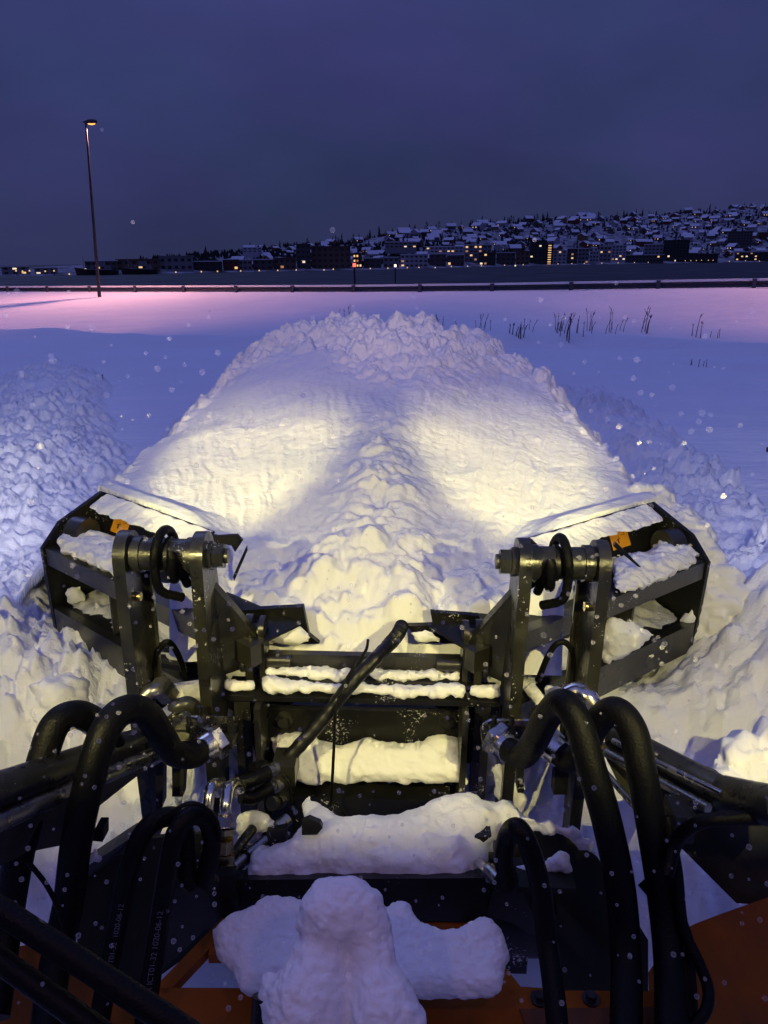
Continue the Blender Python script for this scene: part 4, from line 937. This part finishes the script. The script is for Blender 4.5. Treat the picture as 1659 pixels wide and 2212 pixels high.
HF = [(1207, 1626, 2.25), (1235, 1642, 2.2), (1262, 1615, 2.12), (1288, 1562, 2.05), (1328, 1535, 1.98), (1365, 1575, 1.92), (1385, 1660, 1.86), (1408, 1790, 1.8), (1430, 1930, 1.74), (1446, 2080, 1.62), (1452, 2290, 1.40)]
for h in (HA, HB, HE, HF): hose('hydraulic_hose', h, .0445, RUBBER, ld, k=10, n=24)
HC = [(205, 2270, 1.40), (228, 2130, 1.50), (255, 2000, 1.58), (278, 1880, 1.62), (305, 1805, 1.66), (340, 1770, 1.69), (378, 1765, 1.72), (398, 1795, 1.72), (402, 1850, 1.7), (402, 1890, 1.69), (415, 1905, 1.70)]
HD = [(305, 2270, 1.40), (325, 2120, 1.50), (345, 1990, 1.58), (362, 1880, 1.62), (380, 1800, 1.66), (412, 1762, 1.70), (445, 1768, 1.73), (458, 1810, 1.73), (452, 1860, 1.71), (442, 1895, 1.70), (455, 1908, 1.72)]
c_ = hose('hydraulic_hose', HC, .028, RUBBER, ld, k=10); d_ = hose('hydraulic_hose', HD, .028, RUBBER, ld, k=10)
mb = MB()
for (u, v, Y) in ((408, 1757, 1.69),):
    a = U(u-50, v+12, Y=Y-.01); b = U(u+40, v-2, Y=Y-.01)
hose('hose_strap', [(330, 1785, 1.64), (345, 1765, 1.655), (378, 1748, 1.67), (410, 1735, 1.67), (440, 1742, 1.68), (468, 1772, 1.70), (476, 1815, 1.71)], .006, RUBBER, ld)
hose('hydraulic_hose', [(1075, 1895, 1.80), (1098, 1905, 1.78), (1088, 1850, 1.78), (1100, 1800, 1.78), (1120, 1790, 1.74), (1145, 1835, 1.71), (1168, 1920, 1.67), (1180, 2020, 1.62), (1195, 2130, 1.52), (1212, 2290, 1.38)], .030, RUBBER, ld, k=10)
# extra lines on the right
hose('thin_hose', [(1440, 1890, 1.7), (1460, 1820, 1.75), (1500, 1780, 1.72), (1560, 1768, 1.7), (1680, 1765, 1.68)], .020, RUBBER, ld)
hose('thin_hose', [(1440, 1760, 1.8), (1462, 1880, 1.72), (1475, 2000, 1.66), (1510, 2080, 1.6), (1530, 2140, 1.55), (1520, 2190, 1.5), (1480, 2225, 1.48)], .016, RUBBER, ld)
hose('thin_hose', [(1390, 1900, 1.8), (1470, 2000, 1.7), (1485, 2110, 1.62), (1490, 2280, 1.42)], .024, RUBBER, ld)
hose('thin_hose', [(60, 1860, 1.6), (100, 1910, 1.6), (130, 1970, 1.58), (145, 2030, 1.55)], .007, RUBBER, ld)
# printing along the two left hoses
def hose_text(txt, a, b, Ya, Yb, size, parent):
    p = U(*a, Y=Ya); q = U(*b, Y=Yb); d = (q-p).normalized(); vw = (CAMM-p).normalized(); n = (vw-d*vw.dot(d)).normalized(); up = n.cross(d)
    cu = bpy.data.curves.new('txt', 'FONT'); cu.body = txt; cu.size = size; cu.extrude = .0004; to = bpy.data.objects.new('tmp', cu); COL.objects.link(to)
    dg = bpy.context.evaluated_depsgraph_get(); me = bpy.data.meshes.new_from_object(to.evaluated_get(dg)); bpy.data.objects.remove(to)
    me.name = 'hose_print'; me.materials.clear(); me.materials.append(PRINT)
    mt = Matrix.Translation(p+n*.0285-up*size*.35) @ Matrix((d, up, n)).transposed().to_4x4(); me.transform(mt)
    o = bpy.data.objects.new('hose_print', me); COL.objects.link(o); o.parent = parent; return o
hose_text('MASINA ICT01-32 1020-06-12', (314, 2185), (350, 1945), 1.465, 1.585, .022, d_)
hose_text('IOT01-32  1020-06-12', (238, 2085), (267, 1925), 1.525, 1.60, .020, c_)

# centre frame of the coupler
MB().box(-.40, .40, 2.70, 2.735, 1.33, 1.455).build('crossbar', BLACKO, ld, bevel=.004)
MB().cyl((-.40, 2.66, 1.355), (.40, 2.66, 1.355), .022, 20).build('cross_shaft', BLACK, ld)
z1 = U(790, 1456, Y=2.67).z; z2 = U(790, 1490, Y=2.58).z
MB().box(-.42, .42, 2.62, 2.78, z1-.045, z1-.020).build('step_plate', BLACK, ld, bevel=.003)
MB().box(-.55, .55, 2.55, 2.70, z2-.045, z2-.024).build('step_plate', BLACK, ld, bevel=.003)
MB().box(-.44, .44, 2.66, 2.69, .60, 1.22).build('front_panel', BLACK, ld, bevel=.004)
for s in (-1, 1):
    MB().box(*sorted((s*.40, s*.425)), 2.50, 2.66, .55, z2-.05).build('side_plate', BLACKO, ld, bevel=.003)
    MB().box(*sorted((s*.455, s*.52)), 2.58, 2.62, .55, z2-.05).build('side_plate', OLIVE, ld, bevel=.003)
    c = U(613 if s < 0 else 967, 1556, Y=2.648); mb = MB().cyl(c+V3(0, .012, 0), c, .038, 28).build('washer', DSTEEL, ld, bevel=.002)
    MB().cyl(c, c+V3(0, -.022, 0), .024, 6, rot=.2).build('hex_bolt', DSTEEL, ld, bevel=.002)
MB().box(-.37, .37, 2.50, 2.53, .60, .905).build('step_panel', BLACK, ld, bevel=.004)
MB().box(-.37, .37, 2.53, 2.70, .87, .90).build('step_panel_top', BLACK, ld)
# snow on those ledges
def ledge(x0, x1, y, z, r, lab, seed, wob=.3, flat=.8, depth=1.0, step=None, rough=.008):
    rd = random.Random(seed); b = []; x = x0; step = step or r*.45
    while x < x1:
        k = 1-wob/2+wob*float(fbm(np.array(x*9.), np.array(seed*1.), 3, seed)); b.append(((x, y+rd.uniform(-.01, .01), z), (r*1.1, r*depth*k, r*flat*k*1.1))); x += step
    return snow_lump('snow_ledge', b, lab, voxel=.009, rough=rough, size=.05, seed=seed)
z1 = U(790, 1456, Y=2.67).z; z2 = U(790, 1490, Y=2.58).z
ledge(-.385, .385, 2.67, z1, .017, 'upper thin strip of snow on the coupler step below the black crossbar', 21, .9, 1.1, 1.6, rough=.012)
ledge(-.39, .40, 2.59, z2, .020, 'purple-shaded strip of snow on the lower coupler step', 22, .9, 1.25, 1.6, rough=.012)
ledge(-.54, -.45, 2.59, z2, .022, 'short pale snow block on the step end at the left side plate', 23, .3, 1.2, 1.2)
ledge(.45, .54, 2.59, z2, .022, 'short pale snow block on the step end at the right side plate', 24, .3, 1.2, 1.2)
ledge(-.62, -.60+.02, 2.62, 1.13, .05, 'small snow cushion behind the left hose bracket', 25, .3, 1.3, 1.0)
def slopeY(v0, Y0, v1, Y1):
    def f(u, v):
        Y = Y0+(Y1-Y0)*(v-v0)/(v1-v0); p = U(u, v, Y=Y); return p, (p-CAMM).length/F
    return f
snow_lump('snow_ledge', outline_balls([(585, 1600), (612, 1582), (668, 1572), (690, 1602), (735, 1612), (790, 1590), (830, 1602), (900, 1604), (945, 1585), (990, 1590), (1000, 1640), (1010, 1700), (998, 1690), (820, 1690), (640, 1690), (600, 1640)], slopeY(1580, 2.68, 1690, 2.53), .055, 10), 'wide cream mound of snow on the ledge under the two panel bolts', voxel=.009, rough=.011, size=.07, seed=26)
snow_lump('snow_clump', outline_balls([(532, 1600), (556, 1570), (572, 1600), (572, 1690), (535, 1680)], atY(2.62), .05, 9), 'narrow upright snow wedge left of the left side plate', voxel=.010, rough=.008, seed=27)
snow_lump('snow_clump', outline_balls([(1012, 1600), (1060, 1580), (1075, 1640), (1072, 1700), (1020, 1690)], atY(2.66), .05, 9), 'snow packed between the right side plate and the right hex union', voxel=.010, rough=.008, seed=28)
snow_lump('snow_clump', outline_balls([(570, 1355), (600, 1345), (650, 1352), (680, 1385), (640, 1394), (575, 1392)], atY(2.80), .045, 8), 'rounded snow clump on the crossbar left end behind the hinge', voxel=.010, rough=.008, seed=29)
snow_lump('snow_clump', outline_balls([(885, 1365), (930, 1358), (960, 1390), (900, 1392)], atY(2.80), .035, 7), 'crumbly snow on the crossbar right of the corrugated hose', voxel=.010, rough=.010, seed=30)
# corrugated hose and thin cable running over the coupler
P = cable_fill(catmull([U(*p[:2], Y=p[2]) for p in [(868, 1352, 2.84), (855, 1375, 2.74), (815, 1418, 2.62), (760, 1475, 2.55), (700, 1550, 2.5), (640, 1618, 2.45), (610, 1650, 2.43)]], 10), .004)
mb = MB(); tube_mb(mb, P[:int(len(P)*.22)], .024, 18, ribs=.016, ribamp=.28); mb.build('corrugated_sleeve', SLEEVE, ld, 60)
mb = MB(); tube_mb(mb, P[int(len(P)*.20):], .027, 18, ribs=.045, ribamp=.06); mb.build('corrugated_hose', SLEEVE, ld, 60)
hose('thin_cable', [(795, 1382, 2.66), (790, 1405, 2.6), (765, 1440, 2.56), (742, 1480, 2.5), (725, 1535, 2.46), (722, 1600, 2.44), (718, 1680, 2.42), (714, 1740, 2.42)], .006, RUBBER, ld)
hose('thin_cable', [(700, 1750, 2.4), (715, 1735, 2.42), (735, 1740, 2.42), (748, 1765, 2.40)], .006, RUBBER, ld)
# valve coupling block
cx = U(610, 1660, Y=2.40)
MB().box(cx.x-.035, cx.x+.055, 2.36, 2.48, cx.z-.05, cx.z+.04).build('coupling_block', BLACKO, ld, bevel=.006)
cylpx('coupling_cap', (545, 1660, 2.36), (575, 1655, 2.40), .026, RUBBER, ld, bevel=.004)
for k, (a, b) in enumerate([((572, 1668, 2.33), (608, 1655, 2.39)), ((575, 1705, 2.32), (612, 1690, 2.38)), ((585, 1735, 2.32), (615, 1730, 2.38))]):
    mb = MB(); A_ = U(*a[:2], Y=a[2]); B2 = U(*b[:2], Y=b[2]); d = B2-A_
    for i in range(4): mb.cyl(A_+d*(i*.24), A_+d*(i*.24+.2), .026-(i % 2)*.006, 24)
    mb.build('quick_coupling', STEEL if k < 2 else DSTEEL, ld, bevel=.001)
hose('link_hose', [(508, 1690, 2.26), (530, 1688, 2.27), (552, 1680, 2.29), (580, 1668, 2.33)], .028, RUBBER, ld)
hose('link_hose', [(520, 1720, 2.24), (545, 1722, 2.26), (565, 1712, 2.29), (585, 1700, 2.32)], .026, RUBBER, ld)
hose('control_cable', [(612, 1672, 2.36), (625, 1690, 2.34), (628, 1712, 2.34), (632, 1735, 2.34)], .007, RUBBER, ld)
MB().box(*sorted((U(590, 1740, Y=2.44).x, U(632, 1740, Y=2.44).x)), 2.42, 2.50, .62, .95).build('coupling_bracket', BLACK, ld, bevel=.004)
# bright elbows and the stack of yellow zinc fittings
hose('pipe_elbow', [(482, 1700, 2.18), (470, 1692, 2.12), (456, 1702, 2.06), (450, 1735, 2.02), (449, 1790, 1.99)], .020, CHROME, ld)
hose('pipe_elbow', [(520, 1702, 2.16), (506, 1693, 2.10), (494, 1704, 2.04), (488, 1735, 1.99), (487, 1760, 1.975)], .020, CHROME, ld)
cylpx('fitting_collar', (500, 1688, 2.13), (512, 1712, 2.12), .029, CHROME, ld)
cylpx('fitting_collar', (470, 1688, 2.15), (482, 1712, 2.14), .029, CHROME, ld)
ft = [(1758, 1780, .026, 6, CHROME), (1780, 1790, .028, 24, CHROME), (1791, 1804, .033, 6, BRASS), (1805, 1811, .026, 24, BRASS), (1812, 1838, .030, 6, BRASS), (1838, 1842, .025, 24, BRASS), (1843, 1862, .032, 6, BRASS)]
for a, b, r, n, m in ft: cylpx('pipe_fitting', (487, a, 1.97), (487, b, 1.96), r, m, ld, n=n, bevel=.0015)
cylpx('pipe_fitting', (449, 1785, 1.99), (449, 1800, 1.985), .024, STEEL, ld)
# steel rods
def rod(a, b, r, m=STEEL, name='steel_pipe'): return cylpx(name, a, b, r, m, ld)
rod((482, 1892, 1.96), (612, 1780, 2.2), .017); rod((478, 1880, 1.98), (545, 1790, 2.22), .019, DSTEEL); rod((500, 1905, 1.94), (622, 1800, 2.18), .011)
for t in (.35, .7):
    a = U(482, 1892, Y=1.96).lerp(U(612, 1780, Y=2.2), t); dd = (U(612, 1780, Y=2.2)-U(482, 1892, Y=1.96)).normalized(); MB().cyl(a, a+dd*.008, .024, 20).build('cable_tie', RUBBER, ld)
cylpx('pipe_nut', (470, 1900, 1.90), (500, 1878, 1.98), .028, CHROME, ld, n=6); cylpx('pipe_nut', (600, 1788, 2.18), (622, 1768, 2.22), .024, STEEL, ld)
rod((968, 1800, 2.22), (1045, 1880, 1.95), .017); cylpx('pipe_nut', (1036, 1866, 1.98), (1062, 1892, 1.90), .026, CHROME, ld, n=6); cylpx('pipe_fitting', (1056, 1880, 1.92), (1080, 1905, 1.86), .025, STEEL, ld)

# big cross member with its long cushion of snow
MB().cyl((-.40, 2.04, .86), (.66, 2.04, .86), .165, 48).build('cross_member', BLACK, ld, bevel=.006)
MB().box(-.40, .60, 1.90, 2.04, .70, .84).build('cross_member_web', BLACK, ld, bevel=.01)
sl = slopeY(1740, 2.24, 1900, 1.93)
out_ = [(535, 1900), (540, 1860), (560, 1830), (625, 1812), (652, 1780), (655, 1735), (672, 1722), (688, 1745), (730, 1765), (820, 1768), (900, 1752), (960, 1725), (1010, 1712), (1060, 1735), (1100, 1720), (1130, 1760), (1130, 1800), (1060, 1815), (1055, 1850), (1040, 1885), (1010, 1878), (1000, 1905), (960, 1892), (930, 1908), (880, 1895), (850, 1906), (800, 1890), (740, 1900), (700, 1888), (660, 1902), (620, 1890), (590, 1904)]
snow_lump('snow_cushion', [b for b in outline_balls(out_, sl, .10, 11) if not (648 < ((b[0].x-0)*0+0))] , 'long smooth cushion of snow on the loader cross member, tallest at its right end', voxel=.010, rough=.011, size=.08, seed=40)
hole = U(672, 1787, Y=2.05)
MB().prism([U(u, v, Y=2.02)for u, v in [(652, 1775), (668, 1768), (692, 1778), (697, 1788), (685, 1802), (652, 1803)]], (0, .02, 0)).build('lug_plate', BLACKO, ld, bevel=.002)
plate('lug_plate', [(940, 1812), (1062, 1806), (1040, 1822), (960, 1824)], 2.04, .05, BLACK, ld)
plate('lug_plate', [(575, 1800), (620, 1790), (618, 1832), (585, 1838)], 2.05, .03, BLACK, ld)
snow_lump('snow_clump', outline_balls([(512, 1755), (560, 1748), (595, 1775), (612, 1770), (625, 1790), (590, 1800), (560, 1822), (515, 1830)], atY(2.28), .045, 8), 'small snow clump between the yellow fittings and the long snow cushion', voxel=.009, rough=.008, seed=41)
snow_lump('snow_clump', outline_balls([(1110, 1760), (1155, 1772), (1200, 1776), (1285, 1812), (1290, 1850), (1270, 1840), (1200, 1800), (1120, 1792)], atY(1.98), .035, 7), 'crumbly line of snow along the top edge of the right frame plate', voxel=.009, rough=.014, size=.04, seed=42)
snow_lump('snow_clump', outline_balls([(1110, 1870), (1165, 1866), (1200, 1845), (1228, 1832), (1238, 1885), (1115, 1890)], atY(1.88), .035, 7), 'wedge of snow on the small shelf of the right frame plate', voxel=.009, rough=.010, seed=43)
snow_lump('snow_clump', outline_balls([(1062, 1655), (1080, 1640), (1135, 1720), (1130, 1780), (1070, 1720)], atY(2.5), .05, 9), 'snow stuck behind the lower part of the right lift plate', voxel=.011, rough=.010, seed=44)
snow_lump('snow_clump', outline_balls([(178, 1850), (205, 1838), (220, 1852), (195, 1870), (176, 1872)], atY(1.86), .02, 6), 'small icy crumb of snow low on the left frame plate edge', voxel=.007, rough=.012, size=.03, seed=45)
snow_lump('snow_clump', outline_balls([(272, 1800), (300, 1790), (302, 1812), (275, 1818)], atY(2.0), .02, 6), 'small icy crumb of snow high on the left frame plate edge', voxel=.007, rough=.012, size=.03, seed=46)
# side frame plates running down to the axle
FR = mat('grey_green_frame', (.018, .020, .015), .7, var=.5, vscale=5, bump=.3, bscale=20, spec=.25)
MB().prism([U(300, 1812, Y=2.08), U(440, 1800, Y=2.08), U(480, 2010, Y=2.08), U(335, 2115, Y=2.0), U(180, 2300, Y=1.95), U(165, 1985, Y=2.0), U(176, 1890, Y=2.04)], (.0, .05, -.03)).build('frame_plate', FR, ld, bevel=.004)
MB().prism([U(176, 1880, Y=2.02), U(300, 1798, Y=2.06), U(302, 1816, Y=2.05), U(176, 1905, Y=2.0)], (-.02, .05, .0)).build('frame_edge', OLIVE, ld, bevel=.003)
MB().prism([U(1105, 1782, Y=2.12), U(1200, 1790, Y=2.12), U(1290, 1850, Y=2.08), U(1400, 2030, Y=2.04), U(1400, 2300, Y=1.98), U(1240, 2200, Y=1.98), U(1160, 2050, Y=2.0), U(1090, 1960, Y=2.06), U(1080, 1880, Y=2.1)], (0, .05, -.03)).build('frame_plate', FR, ld, bevel=.004)
MB().box(*sorted((U(1110, 1890, Y=1.84).x, U(1240, 1890, Y=1.84).x)), 1.80, 1.92, U(1110, 1893, Y=1.84).z-.02, U(1110, 1893, Y=1.84).z).build('frame_shelf', FR, ld, bevel=.003)
MB().prism([U(1180, 1985, Y=1.98), U(1205, 1972, Y=1.98), U(1330, 2100, Y=1.95), U(1310, 2125, Y=1.95)], (0, .03, .02)).build('frame_rib', FR, ld, bevel=.003)
# lower black body under the cross member
MB().prism([U(500, 1900, Y=1.90), U(1120, 1895, Y=1.90), U(1090, 1985, Y=1.88), U(1000, 1990, Y=1.88), U(500, 1985, Y=1.88)], (0, .12, -.06)).build('front_body', BLACK, ld, bevel=.005)
plate('body_wing', [(385, 1900), (505, 1890), (520, 1975), (440, 2010), (390, 2060), (330, 2110)], 1.88, .04, BLACK, ld)
plate('body_wing', [(1075, 1890), (1110, 1900), (1200, 2060), (1160, 2030), (1110, 1995), (1050, 1975)], 1.88, .04, BLACK, ld)

# loader arms with their lift cylinders, left and right
ARM = mat('arm_paint', (.030, .030, .024), .38, var=.35, vscale=6, bump=.25, bscale=25, coat=.2)
cylpx('lift_cylinder', (330, 1592, 2.3), (-60, 1725, 1.55), .050, DSTEEL, ld, n=40)
cylpx('lift_cylinder_rod', (370, 1612, 2.32), (-40, 1790, 1.52), .028, STEEL, ld)
MB().prism([U(380, 1600, Y=2.30), U(310, 1665, Y=2.14), U(215, 1740, Y=1.98), U(200, 1812, Y=1.92), U(60, 1840, Y=1.72), U(-60, 1900, Y=1.5), U(-60, 1760, Y=1.5), U(150, 1680, Y=1.86)], (-.06, .03, -.02)).build('loader_arm', ARM, ld, bevel=.005)
plate('arm_lug', [(372, 1655), (398, 1655), (395, 1720), (372, 1720)], 2.33, .05, OLIVE, ld)
plate('arm_lug', [(335, 1650), (352, 1650), (352, 1740), (338, 1760)], 2.36, .05, OLIVE, ld)
plate('arm_lug', [(1200, 1650), (1230, 1650), (1225, 1716), (1195, 1716)], 2.33, .05, OLIVE, ld)
plate('arm_lug', [(1118, 1655), (1132, 1655), (1132, 1712), (1118, 1712)], 2.33, .05, OLIVE, ld)
plate('arm_lug', [(205, 1790), (222, 1790), (222, 1818), (195, 1815)], 1.8, .05, BLACK, ld)
cylpx('lift_cylinder', (1330, 1590, 2.3), (1578, 1722, 1.85), .050, DSTEEL, ld, n=40)
cylpx('lift_cylinder_end', (1568, 1716, 1.87), (1700, 1748, 1.62), .056, DSTEEL, ld, n=40, bevel=.004)
cylpx('lift_cylinder_band', (1520, 1690, 1.955), (1528, 1695, 1.94), .053, BLACK, ld, n=40)
cylpx('hard_pipe', (1310, 1625, 2.22), (1530, 1745, 1.84), .016, STEEL, ld); cylpx('hard_pipe', (1325, 1600, 2.24), (1560, 1715, 1.80), .011, CHROME, ld)
cylpx('hard_pipe', (1300, 1660, 2.2), (1460, 1840, 1.8), .012, STEEL, ld)
MB().prism([U(1290, 1600, Y=2.30), U(1420, 1660, Y=2.1), U(1560, 1740, Y=1.98), U(1700, 1770, Y=1.9), U(1720, 1960, Y=1.82), U(1590, 1950, Y=1.86), U(1470, 1830, Y=1.98), U(1340, 1700, Y=2.1)], (.06, .03, -.03)).build('loader_arm', ARM, ld, bevel=.005)
MB().box(*sorted((U(1445, 1740, Y=1.86).x, U(1490, 1740, Y=1.86).x)), 1.80, 1.9, U(1450, 1790, Y=1.86).z, U(1450, 1735, Y=1.86).z).build('pipe_clamp', BLACK, ld, bevel=.004)
# orange bonnet, guard frame and fender
MB().prism([U(u, v, z=.93) for u, v in ((330, 2132), (1420, 2140), (1500, 2330), (40, 2330), (140, 2190))], (0, .02, -.06)).build('bonnet', ORANGE, ld, bevel=.006)
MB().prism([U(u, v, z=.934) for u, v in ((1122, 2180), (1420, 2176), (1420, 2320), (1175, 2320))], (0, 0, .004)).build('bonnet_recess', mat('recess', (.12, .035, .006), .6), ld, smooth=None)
for u in (1164, 1276):
    c = U(u, 2158, z=.931); MB().cyl(c, c+V3(0, 0, .006), .026, 24).build('washer', DSTEEL, ld); MB().cyl(c+V3(0, 0, .006), c+V3(0, 0, .022), .015, 6).build('hex_bolt', DSTEEL, ld, bevel=.0015)
fr = MB(); zf = U(750, 1978, Y=1.60).z
def bar(a, b, wd, name='guard_frame'):
    A_ = U(*a[:2], z=.93); B2 = U(*b[:2], z=.93); d = (B2-A_).normalized(); x = d.cross(V3(0, 0, 1)).normalized()*wd*1.15
    return MB().prism([A_-x, A_+x, B2+x, B2-x], (0, 0, -.035)).build(name, ORANGE, ld, bevel=.003)
bar((345, 2140, 1.30), (498, 1982, 1.60), .020); bar((490, 1984, 1.60), (1000, 1984, 1.60), .020); bar((992, 1984, 1.60), (1115, 2142, 1.32), .020); bar((452, 2052, 1.46), (560, 2052, 1.46), .014)
bar((1050, 2140, 1.31), (1190, 2150, 1.29), .02)
MB().prism([U(1405, 2330, Y=1.70), U(1400, 2100, Y=1.76), U(1440, 2040, Y=1.76), U(1482, 2005, Y=1.76), U(1500, 1995, Y=1.76), U(1560, 1972, Y=1.75), U(1680, 1930, Y=1.74), U(1860, 2330, Y=1.6)], (.03, .02, -.03)).build('fender', ORANGE, ld, bevel=.008)
MB().prism([U(-100, 2330, Y=1.6), U(-60, 2060, Y=1.72), U(60, 2040, Y=1.75), U(215, 2110, Y=1.75), U(240, 2330, Y=1.65)], (0, .02, -.03)).build('fender', ORANGE, ld, bevel=.008)
# hand rail bars at the lower left
rod((-60, 1925, 1.15), (420, 2240, .98), .024, RUBBER, 'grab_rail'); rod((-60, 2030, 1.10), (260, 2260, .98), .022, RUBBER, 'grab_rail')
# work lamps: housings with visors, outboard on the fenders, and two on the roof
LG = glow('work_lamp_lens', (1, .93, .7), 8)
for s in (-1, 1):
    c = V3(s*LAMPX, LAMPY, LAMPZ); d = (V3(s*.9, 4.5, 1.2)-c).normalized()
    h = MB().cyl(c-d*.16, c-d*.05, .05, 24, .085).cyl(c-d*.05, c-d*.035, .09, 24).build('work_lamp', BLACK, ld)
    l = MB().cyl(c-d*.034, c-d*.030, .075, 24).build('lamp_lens', LG, None); l.parent = h
    v = MB().prism([c+V3(-.12, -.04, .012), c+V3(.12, -.04, .012), c+V3(.12, .12, .012-.16*math.tan(R(12.6))), c+V3(-.12, .12, .012-.16*math.tan(R(12.6)))], (0, 0, .005)).build('lamp_visor', BLACK, None); v.parent = h
    b = MB().box(c.x-.10, c.x+.10, c.y-.04, c.y+.052, c.z-.066, c.z-.060).build('lamp_under_shade', BLACK, None); b.parent = h  # added unseen plate that keeps the beam off the fender
    MB().cyl(c-d*.1, c-d*.1-V3(0, 0, .9), .018, 12).build('lamp_post', BLACK, ld)
    c = V3(s*.75, .25, 3.35); d = (V3(s*.5, 6.6, 2.0)-c).normalized(); MB().cyl(c-d*.14, c-d*.05, .05, 24, .08).build('roof_lamp', BLACK, ld)
# snow on the bonnet: one tall mound on the camera bracket in front of the cab, two slabs behind it
f = snow_lump('snow_mound', outline_balls([(562, 2130), (570, 2102), (590, 2098), (606, 2118), (632, 2060), (660, 2030), (640, 1985), (650, 1950), (668, 1925), (705, 1905), (755, 1903), (800, 1918), (832, 1965), (842, 2010), (848, 2060), (858, 2100), (880, 2130), (908, 2200), (914, 2290), (768, 2290), (762, 2190), (757, 2100), (752, 2050), (747, 2100), (743, 2190), (738, 2290), (575, 2290), (585, 2200), (562, 2160)], slopeY(1905, 1.45, 2211, 1.20), .115, 10), 'tall rounded mound of snow with a central cleft on the orange bonnet', voxel=.0055, rough=.0045, size=.03, seed=50)
snow_lump('snow_slab', outline_balls([(460, 2010), (490, 1985), (540, 1962), (575, 1942), (640, 1938), (690, 1990), (690, 2140), (520, 2140), (510, 2100), (470, 2060)], slopeY(1940, 1.80, 2140, 1.52), .045, 7), 'flat-sided slab of snow left of the tall mound on the orange guard frame', voxel=.0055, rough=.0045, size=.03, seed=51)
snow_lump('snow_slab', outline_balls([(820, 1985), (850, 1945), (885, 1955), (905, 1995), (950, 2012), (1000, 2012), (1045, 1975), (1085, 2010), (1097, 2060), (1085, 2100), (1080, 2145), (820, 2150)], slopeY(1940, 1.80, 2150, 1.52), .045, 7), 'notched slab of snow right of the tall mound on the orange guard frame', voxel=.0055, rough=.0045, size=.03, seed=52)
MB().cyl(U(580, 2330, Y=1.16), U(592, 2150, Y=1.26), .05, 24).build('bonnet_horn', BLACK, ld, bevel=.004)

# blurred window drops and flakes, imitated by pale-rimmed balls in the air, nobody could count them
def dropmat():
    m = bpy.data.materials.new('blurred_drop'); m.use_nodes = True; nt = m.node_tree; nt.nodes.clear(); L = nt.links.new
    o = N(nt, 'ShaderNodeOutputMaterial'); t = N(nt, 'ShaderNodeBsdfTransparent'); d = N(nt, 'ShaderNodeBsdfTranslucent'); d.inputs['Color'].default_value = (.95, .95, 1, 1); d2 = N(nt, 'ShaderNodeBsdfDiffuse'); d2.inputs['Color'].default_value = (.95, .95, 1, 1)
    ad = N(nt, 'ShaderNodeAddShader'); L(d.outputs[0], ad.inputs[0]); L(d2.outputs[0], ad.inputs[1])
    lw = N(nt, 'ShaderNodeLayerWeight'); lw.inputs['Blend'].default_value = .35; mr = N(nt, 'ShaderNodeMapRange'); mr.inputs['To Min'].default_value = .04; mr.inputs['To Max'].default_value = .14; L(lw.outputs['Facing'], mr.inputs['Value'])
    mx = N(nt, 'ShaderNodeMixShader'); L(mr.outputs[0], mx.inputs[0]); L(t.outputs[0], mx.inputs[1]); L(ad.outputs[0], mx.inputs[2]); L(mx.outputs[0], o.inputs[0]); return m
bm = bmesh.new(); bmesh.ops.create_icosphere(bm, subdivisions=2, radius=1); iv = [v.co.copy() for v in bm.verts]; fi = [tuple(v.index for v in f.verts) for f in bm.faces]; bm.free()
rf = random.Random(77); V = []; Fc = []
for i in range(520):
    Y = rf.uniform(1.6, 5.5); u = rf.choice([rf.gauss(880, 380), rf.uniform(0, 1659)]); v = rf.choice([rf.uniform(660, 1500), rf.gauss(1050, 230)])
    p = W(u, v, Y=Y); r = rf.uniform(1.6, 6.6)/F*(p-CAM).length; n = len(V); V += [p+q*r for q in iv]; Fc += [tuple(k+n for k in f) for f in fi]
for i in range(420):
    Y = rf.uniform(.85, 1.7); u = rf.uniform(0, 1659); v = rf.uniform(1150, 2180); p = W(u, v, Y=Y); r = rf.uniform(1.8, 5.0)/F*(p-CAM).length; n = len(V); V += [p+q*r for q in iv]; Fc += [tuple(k+n for k in f) for f in fi]
tag(mesh_obj('blurred_drops', V, Fc, dropmat(), smooth=180, recalc=False), kind='stuff')
# cab of the loader round the camera: roof, back wall and door sills keep the dusk sky off the bonnet
zc = 3.43
MB().box(-.95, .95, -1.7, .30, zc, zc+.12).build('cab_roof', ORANGE, ld, bevel=.03)
MB().box(-.95, .95, -1.72, -1.66, 1.2, zc).build('cab_rear_wall', BLACK, ld)
for s in (-1, 1):
    MB().box(*sorted((s*.90, s*.95)), -1.66, -.10, 1.2, 2.1).build('cab_door', ORANGE, ld)
    MB().box(*sorted((s*.89, s*.95)), -.82, -.74, 2.1, zc).build('cab_pillar', BLACK, ld)

# drop copies parked at the origin, helper keys
for o in list(bpy.data.objects):
    if o.get('_p'): del o['_p']
for k, o in enumerate(TP):
    if k not in used:
        for ch in list(o.children): bpy.data.objects.remove(ch)
        bpy.data.objects.remove(o)
for l in [o for o in bpy.data.objects if o.type == 'LIGHT']: pass
for o in list(bpy.data.objects):
    if '_base' in o: del o['_base']
